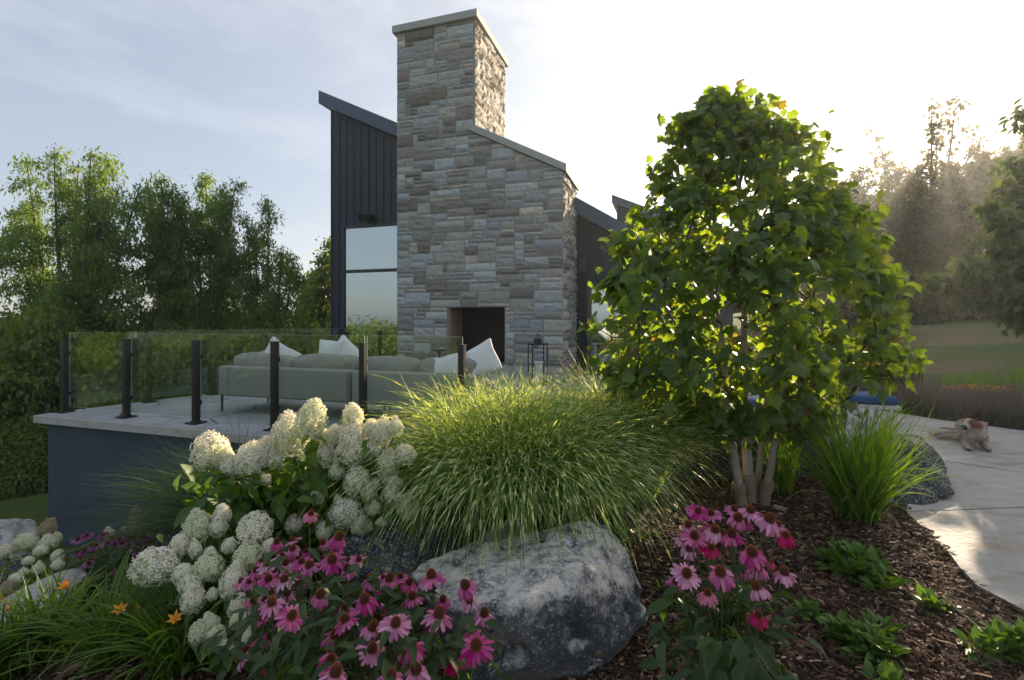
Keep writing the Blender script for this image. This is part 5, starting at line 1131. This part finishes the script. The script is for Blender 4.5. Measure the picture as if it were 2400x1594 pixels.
FL += filler(FL, 46, g); FR += filler(FR, 40, g, 90, 160)
bb = P(690, 752, 1.95); bb.z = g1(bb.x, bb.y)
coneflowers('pink coneflower plant nestled against the lower hydrangea, smaller blooms further back', bb, FL, dcf, g, 330, .078, .4, .5, leafat=[(700, 1420, 1.95, 70, 60), (620, 1500, 1.8, 60, 50), (800, 1400, 2.0, 70, 60), (760, 1520, 1.75, 60, 50)])
bb = P(960, 752, 1.62); bb.z = g1(bb.x, bb.y)
coneflowers('pink coneflower plant with the largest blooms, in front of the pale boulder', bb, FR, dcf, g, 380, .078, .4, .5, leafat=[(880, 1510, 1.72, 70, 50), (1000, 1560, 1.6, 70, 35), (1030, 1520, 1.65, 40, 40), (780, 1560, 1.6, 70, 30), (900, 1440, 1.9, 60, 40)])
c8 = lambda x, y, s, k='p': (1400+x*.3023, 1120+y*.3023, s*.3023, k)
FC = [c8(*q) for q in [(780, 240, 160), (885, 262, 150), (1060, 228, 140), (1185, 238, 170), (1088, 295, 190), (1330, 305, 230), (703, 348, 160), (908, 385, 200), (1045, 425, 180), (750, 435, 190), (655, 460, 130), (1460, 428, 190, 'c'), (880, 520, 190, 'c'), (708, 535, 150), (1200, 560, 230), (1340, 630, 120, 'c'), (1245, 680, 180), (1450, 715, 190), (690, 722, 210), (605, 790, 140), (955, 710, 240), (1238, 830, 210), (855, 875, 190, 'c'), (945, 975, 90, 'c'), (1245, 1045, 190, 'c'), (1360, 1060, 90, 'c'), (1400, 350, 130)]]
FC += filler(FC, 14, g, 90, 150)
bb = P(1705, 752, 1.75); bb.z = g1(bb.x, bb.y)
coneflowers('tall pink coneflower plant standing alone in the mulch below the maple', bb, FC, lambda px, py, s: min(2.15, max(1.5, .5*1133*.095/s+.5*float(np.interp(py, [1190, 1300, 1440], [2.1, 1.8, 1.55])))), g, 260, .115, .3, .5, leafat=[(1700, 1545, 1.64, 55, 40), (1650, 1480, 1.88, 50, 40), (1760, 1480, 1.88, 50, 45), (1700, 1410, 2.0, 60, 30), (1720, 1585, 1.56, 55, 20)])
FV = [c6(x, y, 88, 0)[:2]+(25, 'v') for x, y in [(645, 395), (717, 360), (850, 355), (840, 395), (933, 385), (997, 335), (990, 395), (1115, 400), (1130, 360), (1190, 380), (1270, 300), (1245, 330), (1285, 335), (1320, 320), (760, 440), (803, 445), (700, 500), (640, 500), (760, 550), (735, 590), (935, 655), (1105, 465), (1200, 460), (1140, 490), (1380, 350), (640, 640), (1010, 430), (900, 420)]]
bb = P(262, 752, 4.0); bb.z = g1(bb.x, bb.y)
coneflowers('distant purple coneflower plant in front of the blue-grey wall', bb, FV, lambda px, py, s: float(np.interp(py, [1235, 1340], [4.25, 3.6])), g, 240, .12, .6, .35, leafat=[(230, 1330, 3.9, 35, 25), (270, 1330, 3.9, 40, 25), (330, 1300, 4.1, 30, 20), (240, 1370, 3.7, 30, 15)])

# ================================================================== low leafy perennials
per = leafmat('perennial_leaf', (.075, .165, .024), (.125, .23, .038), .35, (1.6, 1.5, .4), .42)
per2 = leafmat('pale_perennial_leaf', (.085, .14, .03), (.15, .20, .05), .35, (1.6, 1.5, .4), .45)
def perennial(label, px, py, d, rad, h, n, size, lm, tmpl=OVATE, seed=0):
    g = G(seed); b = on(px, py, d); root = empty('perennial_plant', tuple(b)); tag(root, label, 'plant', 'low green perennials in the mulch')
    cr = [(0, 0, .0)]+[(g.normal(0, rad*.42), g.normal(0, rad*.42), 0) for _ in range(9)]; A, D = [], []
    for i in range(n):
        c = cr[g.integers(0, len(cr))]; a = g.uniform(0, 6.28); el = g.uniform(-.15, 1.25); t = g.uniform(.15, .8); e = np.array([math.cos(a)*math.cos(el), math.sin(a)*math.cos(el), math.sin(el)]); hh = h*(1-(c[0]**2+c[1]**2)/(rad*rad*1.6)); p = np.array(c)+e*np.array([rad*.42, rad*.42, max(hh, .05)*.8])*t; A.append(p); D.append(e*.8+np.array([0, 0, .12])+g.normal(0, .25, 3))
    V, F = instance(*tmpl, frames(np.array(D), roll=g.normal(0, .4, n)), np.array(A), size*g.uniform(.55, 1.25, n)); V[:, 2] = np.maximum(V[:, 2], .004)
    obj('foliage', mesh_from('foliage', V, F, lm, True), root); st = MB()
    for c in cr: st.tube([(0, 0, -.012), (c[0]*.5, c[1]*.5, h*.15), (c[0]*.9, c[1]*.9, h*.5)], [.006, .005, .003], 4)
    st.build('stems', M['stem'], root, True)
perennial('bright green leafy perennial nearest the big sword-leaved clump', 2015, 1345, 3.0, .30, .20, 420, .085, per, seed=1)
perennial('bright green leafy perennial in the lower mulch, with a small offshoot on its left', 2010, 1500, 2.35, .24, .16, 400, .072, per, seed=2)
perennial('bright green leafy perennial cut by the right edge of the view', 2375, 1510, 2.32, .24, .16, 380, .072, per, seed=3)
perennial('fine-leaved yellowish perennial just behind the peak of the pale boulder', 1452, 1262, 3.45, .25, .16, 700, .042, per2, seed=4)
perennial('yellow-green seedling half hidden behind the lone coneflower plant', 1588, 1390, 2.75, .13, .22, 300, .035, per2, seed=5)
perennial('tiny green seedling left of the lower perennial', 1905, 1432, 2.6, .07, .09, 50, .055, per, seed=6)

# ================================================================== mulch
def chips(n, g, xr, yr, sz):
    x = g.uniform(*xr, n); y = yr[0]+(yr[1]-yr[0])*g.uniform(0, 1, n)**1.3
    k = ~inpoly(x, y, [(p[0]+.03, p[1]) for p in PATH]) & ~inpoly(x, y, DECK) & inpoly(x, y, BED); x, y = x[k], y[k]; n = len(x)
    z = tz(x, y); L_ = sz*g.lognormal(0, .5, n); W_ = L_*g.uniform(.12, .38, n); d = rdir(n, -.25, .35, g); fr_ = frames(d, roll=g.normal(0, .7, n))
    T = np.array([(-.5, -.5, 0), (.5, -.42, 0), (.62, 0, .10), (.45, .5, .0), (-.4, .46, .0), (-.5, 0, .14)]); V = T[None]*np.stack([W_, L_, L_*.5], 1)[:, None, :]
    V = np.einsum('nij,nkj->nki', fr_, V)+np.stack([x, y, z+.006+g.uniform(0, .014, n)], 1)[:, None, :]
    F = np.array([(0, 1, 2, 5), (5, 2, 3, 4)])[None]+(np.arange(n)*6)[:, None, None]; return V.reshape(-1, 3), F.reshape(-1, 4)
def chipmat():
    m = mat('mulch_chip', (.05, .03, .02), .9); t = m.node_tree; n = t.nodes; l = t.links; g_ = n.new('ShaderNodeNewGeometry'); r = n.new('ShaderNodeValToRGB'); e = r.color_ramp.elements
    for i, (p, c) in enumerate([(0, (.026, .014, .009)), (.45, (.082, .042, .024)), (.75, (.16, .085, .048)), (.93, (.27, .16, .10)), (1, (.46, .35, .25))]):
        if i > 1: e.new(.5)
        e[i if i < 2 else -1].position = p
    es = [(0, (.026, .014, .009)), (.45, (.082, .042, .024)), (.75, (.16, .085, .048)), (.93, (.27, .16, .10)), (1, (.46, .35, .25))]
    for el, (p, c) in zip(e, es): el.position = p; el.color = (*c, 1)
    l.new(g_.outputs['Random Per Island'], r.inputs[0]); l.new(r.outputs[0], n['Principled BSDF'].inputs[0]); return m
g = G(151); parts = [chips(90000, g, (-2.6, 3.3), (.9, 4.2), .024), chips(50000, g, (-5.5, 5.2), (3.2, 6.5), .030)]
V = np.concatenate([p[0] for p in parts]); F = np.concatenate([parts[0][1], parts[1][1]+len(parts[0][0])])
tag(obj('mulch', mesh_from('mulch', V, F, chipmat())), 'dark shredded bark mulch', kind='stuff')

# ================================================================== loungers behind the boulders
def lounger(label, foot, dirv, group='sun loungers'):
    f = Vector(foot); an = math.atan2(dirv.y, dirv.x); r = empty('sun_lounger', (f.x, f.y, PZ), an); tag(r, label, 'sun lounger', group)
    mb = MB()
    for s_ in (-1, 1): mb.box((1.0, s_*.31, .27), (2.0, .04, .06))
    for x in (.02, .5, 1.0, 1.5, 1.98): mb.box((x, 0, .272), (.05, .578, .05))
    mb.build('frame', M['wood_pale'], r)
    for x in (.12, 1.85):
        for s_ in (-1, 1): lg = MB(); lg.box((x, s_*.335, .13), (.05, .012, .27)); lg.build('leg', M['wood_pale'], r)
    me = rbox_mesh('cushion', (1.3, .60, .13), .055, M['blue'], seg=4, puff=.008, sub=1); o = obj('cushion', me, r); o.location = (.66, 0, .365)
    me = rbox_mesh('back_cushion', (.72, .60, .13), .055, M['blue'], seg=4, puff=.008, sub=1); o = obj('back_cushion', me, r); o.location = (1.62, 0, .47); o.rotation_euler = (0, R(-20), 0)
p = P(2093, 752, 7.35); lounger('blue-cushioned sun lounger whose rounded foot end shows above the mottled boulder', p, Vector((-.93, .36, 0)))
p = P(1972, 752, 6.75); lounger('blue-cushioned sun lounger mostly hidden by the lower maple leaves', p, Vector((-.93, .36, 0)))
# round stone sphere ornament on the boulder edge is part of the rock; low planting beyond the path
lav = leafmat('lavender_stalk', (.06, .085, .05), (.10, .11, .07), .3, (1.3, 1.2, .7), .6, tipcol=(.24, .17, .16))
g = G(161)
def many(base_pts, kw, name, m, kind_label):
    Vs, Fs, Ts, n = [], [], [], 0
    for (x, y) in base_pts:
        V, F, T = blades(g=g, **kw); V = V+np.array([x, y, g1(x, y)]); Vs.append(V); Fs.append(F+n); Ts.append(T); n += len(V)
    o = obj(name, mesh_from(name, np.concatenate(Vs), np.concatenate(Fs), m, False, {'tt': np.clip(np.concatenate(Ts)*1.5-.45, 0, 1)})); tag(o, kind_label, kind='stuff'); return o
edge = [(4.1, 10.1), (5.2, 9.75), (6.45, 8.9), (6.95, 7.85), (7.55, 7.0), (8.2, 5.6), (8.6, 4)]
bp = []
for a, b in zip(edge[:-1], edge[1:]):
    a, b = Vector(a), Vector(b); nrm = Vector(((b-a).y*-1, (b-a).x)).normalized()
    k = int((b-a).length/.2)
    for i in range(k):
        for j in range(4):
            q = a.lerp(b, i/k)+Vector((nrm.x, nrm.y))*(.18+j*.27)+Vector((g.normal(0, .07), g.normal(0, .07))); bp.append((q.x, q.y))
many(bp, dict(n=85, r0=.15, L=(.28, .58), phi0=(.02, .55), phi1=(.1, .9), width=.009, segs=4), 'lavender', lav, 'long drift of spent mauve-brown lavender along the far side of the path')
seed = leafmat('seedhead_stalk', (.10, .09, .05), (.16, .12, .07), .3, (1.2, 1.1, .6), .6, tipcol=(.24, .15, .10))
many([(6.6+g.uniform(-.6, 2.2), 10.6+g.uniform(-.7, 1.0)) for _ in range(46)], dict(n=60, r0=.2, L=(.35, .75), phi0=(.02, .35), phi1=(.1, .6), width=.010, segs=4), 'meadow_grass', seed, 'wispy brown seed heads behind the lavender')
# orange coneflower drift
def speckle_heads(pts, r, m, name, label):
    n = len(pts); T = np.array([(math.cos(a)*rr, math.sin(a)*rr, zz) for a, rr, zz in [(k*math.pi/5, (1 if k % 2 == 0 else .55), -.2) for k in range(10)]]+[(0, 0, .15)])
    F = np.array([(i, (i+1) % 10, 10) for i in range(10)]); d = rdir(n, -.3, .3, g); V, Fs = instance(T, F, frames(d), np.array(pts), r*g.uniform(.7, 1.2, n)); o = obj(name, mesh_from(name, V, Fs, m)); tag(o, label, kind='stuff')
og = leafmat('rudbeckia_petal', (.80, .28, .02), (.85, .40, .03), .3, (1.1, .8, .3), .5)
ptsr, bpr = [], []
for _ in range(300):
    px = g.uniform(2215, 2450); py = np.interp(px, [2215, 2290, 2350, 2400, 2450], [905, 897, 905, 918, 925])+g.uniform(0, 16); d = g.uniform(8.9, 9.9); q = P(px, py, d); ptsr.append(tuple(q)); bpr.append((q.x, q.y))
for _ in range(26):
    q = P(g.uniform(2165, 2215), g.uniform(905, 925), 9.3); ptsr.append(tuple(q))
speckle_heads(ptsr, .045, og, 'orange_flowers', 'drift of small orange daisies behind the lavender')
many(bpr[::5], dict(n=9, r0=.1, L=(.22, .42), phi0=(.02, .35), phi1=(.1, .6), width=.012, segs=4), 'daisy_stalks', lily, 'green stalks of the orange daisy drift')

# ================================================================== woods behind the viewer (seen mirrored in the panes)
g = G(171); pts = []; n = 60000
a = g.uniform(R(150), R(300), n); rad = g.uniform(24, 34, n); x = rad*np.cos(a); y = rad*np.sin(a); gx = gz(x, y)
topz = .4-gx+.7*np.sin(a*23)+.5*np.sin(a*61+1)+.5*np.sin(a*131); zz = gx+g.uniform(0, 1, n)**.8*topz
V, F = instance(*QUADL, frames(rdir(n, g=g)), np.stack([x, y, zz], 1), .36*g.uniform(.6, 1.3, n))
tag(obj('distant_wood', mesh_from('distant_wood', V, F, LT['ash2'])), 'belt of trees down the slope behind the viewer', kind='stuff')

n = 26000; a = g.uniform(R(98), R(152), n); rad = g.uniform(62, 78, n); x = rad*np.cos(a); y = rad*np.sin(a); gx = gz(x, y)
zz = gx+g.uniform(0, 1, n)**.7*(.6-gx+.9*np.sin(a*31)+.6*np.sin(a*77+1))
V, F = instance(*QUADL, frames(rdir(n, g=g)), np.stack([x, y, zz], 1), .75*g.uniform(.6, 1.3, n))
tag(obj('far_treeline', mesh_from('far_treeline', V, F, LT['ash2'])), 'low line of far trees beyond the lawn on the left', kind='stuff')

# ================================================================== dog
def skin(name, chain, edges, m, parent, sub=2):
    me = bpy.data.meshes.new(name); me.from_pydata([c[0] for c in chain], edges, []); o = obj(name, me, parent)
    o.modifiers.new('sk', 'SKIN'); sv = me.skin_vertices[0].data
    for i, c in enumerate(chain): sv[i].radius = (c[1], c[2] if len(c) > 2 else c[1]); sv[i].use_root = (i == 0)
    s_ = o.modifiers.new('ss', 'SUBSURF'); s_.levels = sub; s_.render_levels = sub
    dg = bpy.context.evaluated_depsgraph_get(); dg.update(); m2 = bpy.data.meshes.new_from_object(o.evaluated_get(dg)); o.modifiers.clear(); o.data = m2; m2.name = name
    for p in m2.polygons: p.use_smooth = True
    m2.materials.clear()
    if m: m2.materials.append(m)
    return o
DG = Vector((5.55, 5.85, PZ)); dog = empty('dog', tuple(DG)); dog.scale = (1.1,)*3; tag(dog, 'speckled red-and-white cattle dog with pricked ears lying on the stone path, panting', 'dog')
W = lambda x, y, z: (x-DG.x, y-DG.y, z)       # z above the path
ch = [  # torso
 (W(6.02, 6.42, .135), .105), (W(5.93, 6.28, .15), .115), (W(5.80, 6.10, .165), .115), (W(5.68, 5.95, .175), .118), (W(5.61, 5.87, .19), .11),
 (W(5.555, 5.82, .245), .082), (W(5.50, 5.79, .285), .066), (W(5.455, 5.775, .30), .066), (W(5.40, 5.745, .285), .045), (W(5.355, 5.72, .265), .033), (W(5.325, 5.705, .258), .024),
 # fore legs
 (W(5.55, 5.86, .12), .055), (W(5.53, 5.90, .055), .040), (W(5.45, 5.79, .038), .028), (W(5.43, 5.72, .028), .027),
 (W(5.70, 5.86, .12), .055), (W(5.72, 5.90, .055), .040), (W(5.64, 5.76, .038), .028), (W(5.60, 5.69, .028), .028),
 # hind legs stretched out to the left
 (W(5.93, 6.32, .10), .075), (W(5.80, 6.26, .075), .050), (W(5.72, 6.40, .045), .028), (W(5.58, 6.42, .028), .024),
 (W(5.86, 6.20, .09), .060), (W(5.70, 6.16, .055), .042), (W(5.66, 6.28, .035), .026), (W(5.55, 6.28, .025), .022),
 # tail
 (W(6.10, 6.52, .09), .035), (W(6.13, 6.66, .04), .020), (W(6.02, 6.78, .03), .014)]
ed = [(0, 1), (1, 2), (2, 3), (3, 4), (4, 5), (5, 6), (6, 7), (7, 8), (8, 9), (9, 10), (4, 11), (11, 12), (12, 13), (13, 14), (3, 15), (15, 16), (16, 17), (17, 18), (1, 19), (19, 20), (20, 21), (21, 22), (2, 23), (23, 24), (24, 25), (25, 26), (0, 27), (27, 28), (28, 29)]
fur = mat('dog_fur', attr='col', rough=.9, bump=.5, bscale=90, spec=.15)
body = skin('body', ch, ed, fur, dog)
me = body.data; n = len(me.vertices); col = np.zeros((n, 4), np.float32); col[:, 3] = 1
head = Vector(W(5.455, 5.775, .30)); fwd = (Vector(W(5.325, 5.705, .258))-head).normalized(); side = fwd.cross(Vector((0, 0, 1))).normalized()
for i, v in enumerate(me.vertices):
    c = v.co; white = Vector((.46, .39, .33)); red = Vector((.19, .085, .045)); q = mnoise.noise(c*30)+.6*mnoise.noise(c*75)
    k = min(1, max(0, .42+q*.9)); base = white*(1-k*.55)+red*k*.55
    h = c-head; f = h.dot(fwd); s_ = h.dot(side); zz_ = h.z
    if h.length < .19:
        if abs(s_) > .018 and f < .075 and zz_ > -.055: base = red*.85+Vector((.02, .01, .005))*q
        elif abs(s_) < .020: base = white*1.05
        if f > .125: base = Vector((.03, .028, .028))
        if f > .05 and zz_ < -.055: base = Vector((.08, .06, .055))
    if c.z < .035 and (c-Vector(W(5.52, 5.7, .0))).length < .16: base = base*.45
    pat = (c-Vector(W(5.93, 6.3, .24))).length
    if pat < .10 and c.z > .16: base = red*1.3
    col[i, :3] = base
at = me.attributes.new('col', 'FLOAT_COLOR', 'POINT'); at.data.foreach_set('color', col.ravel())
fur_red = mat('dog_ear_fur', (.075, .035, .022), .9, bump=.3, bscale=90)
def ear(sgn):
    b0 = head+side*sgn*.046-fwd*.015+Vector((0, 0, .038)); up_ = (Vector((0, 0, 1))+side*sgn*.42-fwd*.08).normalized(); fr2 = (fwd*.75+side*sgn*.65).normalized(); sd2 = up_.cross(fr2).normalized(); V = []; F = []; rings = [(0, .043), (.03, .047), (.058, .038), (.082, .021), (.102, .003)]; kk = 9
    for (h_, w_) in rings:
        for j in range(kk):
            a = math.pi*(j/(kk-1)); V.append(b0+up_*h_+sd2*math.cos(a)*w_-fr2*math.sin(a)*w_*.6)
    for r_ in range(len(rings)-1):
        for j in range(kk-1): F.append((r_*kk+j, r_*kk+j+1, (r_+1)*kk+j+1, (r_+1)*kk+j))
    n0 = len(V); V += [v+fr2*.006 for v in V]; F += [tuple(n0+i for i in f[::-1]) for f in F]
    for j in range(len(rings)-1):
        for e in (0, kk-1): F.append((j*kk+e, (j+1)*kk+e, n0+(j+1)*kk+e, n0+j*kk+e))
    obj('ear', mesh_from('ear', [list(v) for v in V], np.array(F), fur_red, True), dog)
ear(1); ear(-1)
def blob(name, c, r, m, sc=(1, 1, 1)):
    bm = bmesh.new(); bmesh.ops.create_uvsphere(bm, u_segments=14, v_segments=8, radius=r); me = bpy.data.meshes.new(name); bm.to_mesh(me); bm.free()
    for p in me.polygons: p.use_smooth = True
    me.materials.append(m); o = obj(name, me, dog); o.location = c; o.scale = sc; return o
blk = mat('dog_black', (.008, .007, .007), .25)
for s_ in (-1, 1): blob('eye', head+side*s_*.040+fwd*.045+Vector((0, 0, .020)), .0085, blk)
blob('nose', head+fwd*.155+Vector((0, 0, .008)), .015, blk, (1, 1, .8))
jaw = skin('lower_jaw', [(tuple(head+fwd*.03-Vector((0, 0, .05))), .026), (tuple(head+fwd*.085-Vector((0, 0, .068))), .018), (tuple(head+fwd*.118-Vector((0, 0, .075))), .011)], [(0, 1), (1, 2)], mat('dog_jaw', (.20, .15, .12), .9), dog)
tg = skin('tongue', [(tuple(head+fwd*.07-Vector((0, 0, .050))), .010, .004), (tuple(head+fwd*.115-Vector((0, 0, .056))), .011, .004), (tuple(head+fwd*.135-Vector((0, 0, .075))), .009, .003)], [(0, 1), (1, 2)], mat('tongue', (.50, .14, .14), .4), dog)
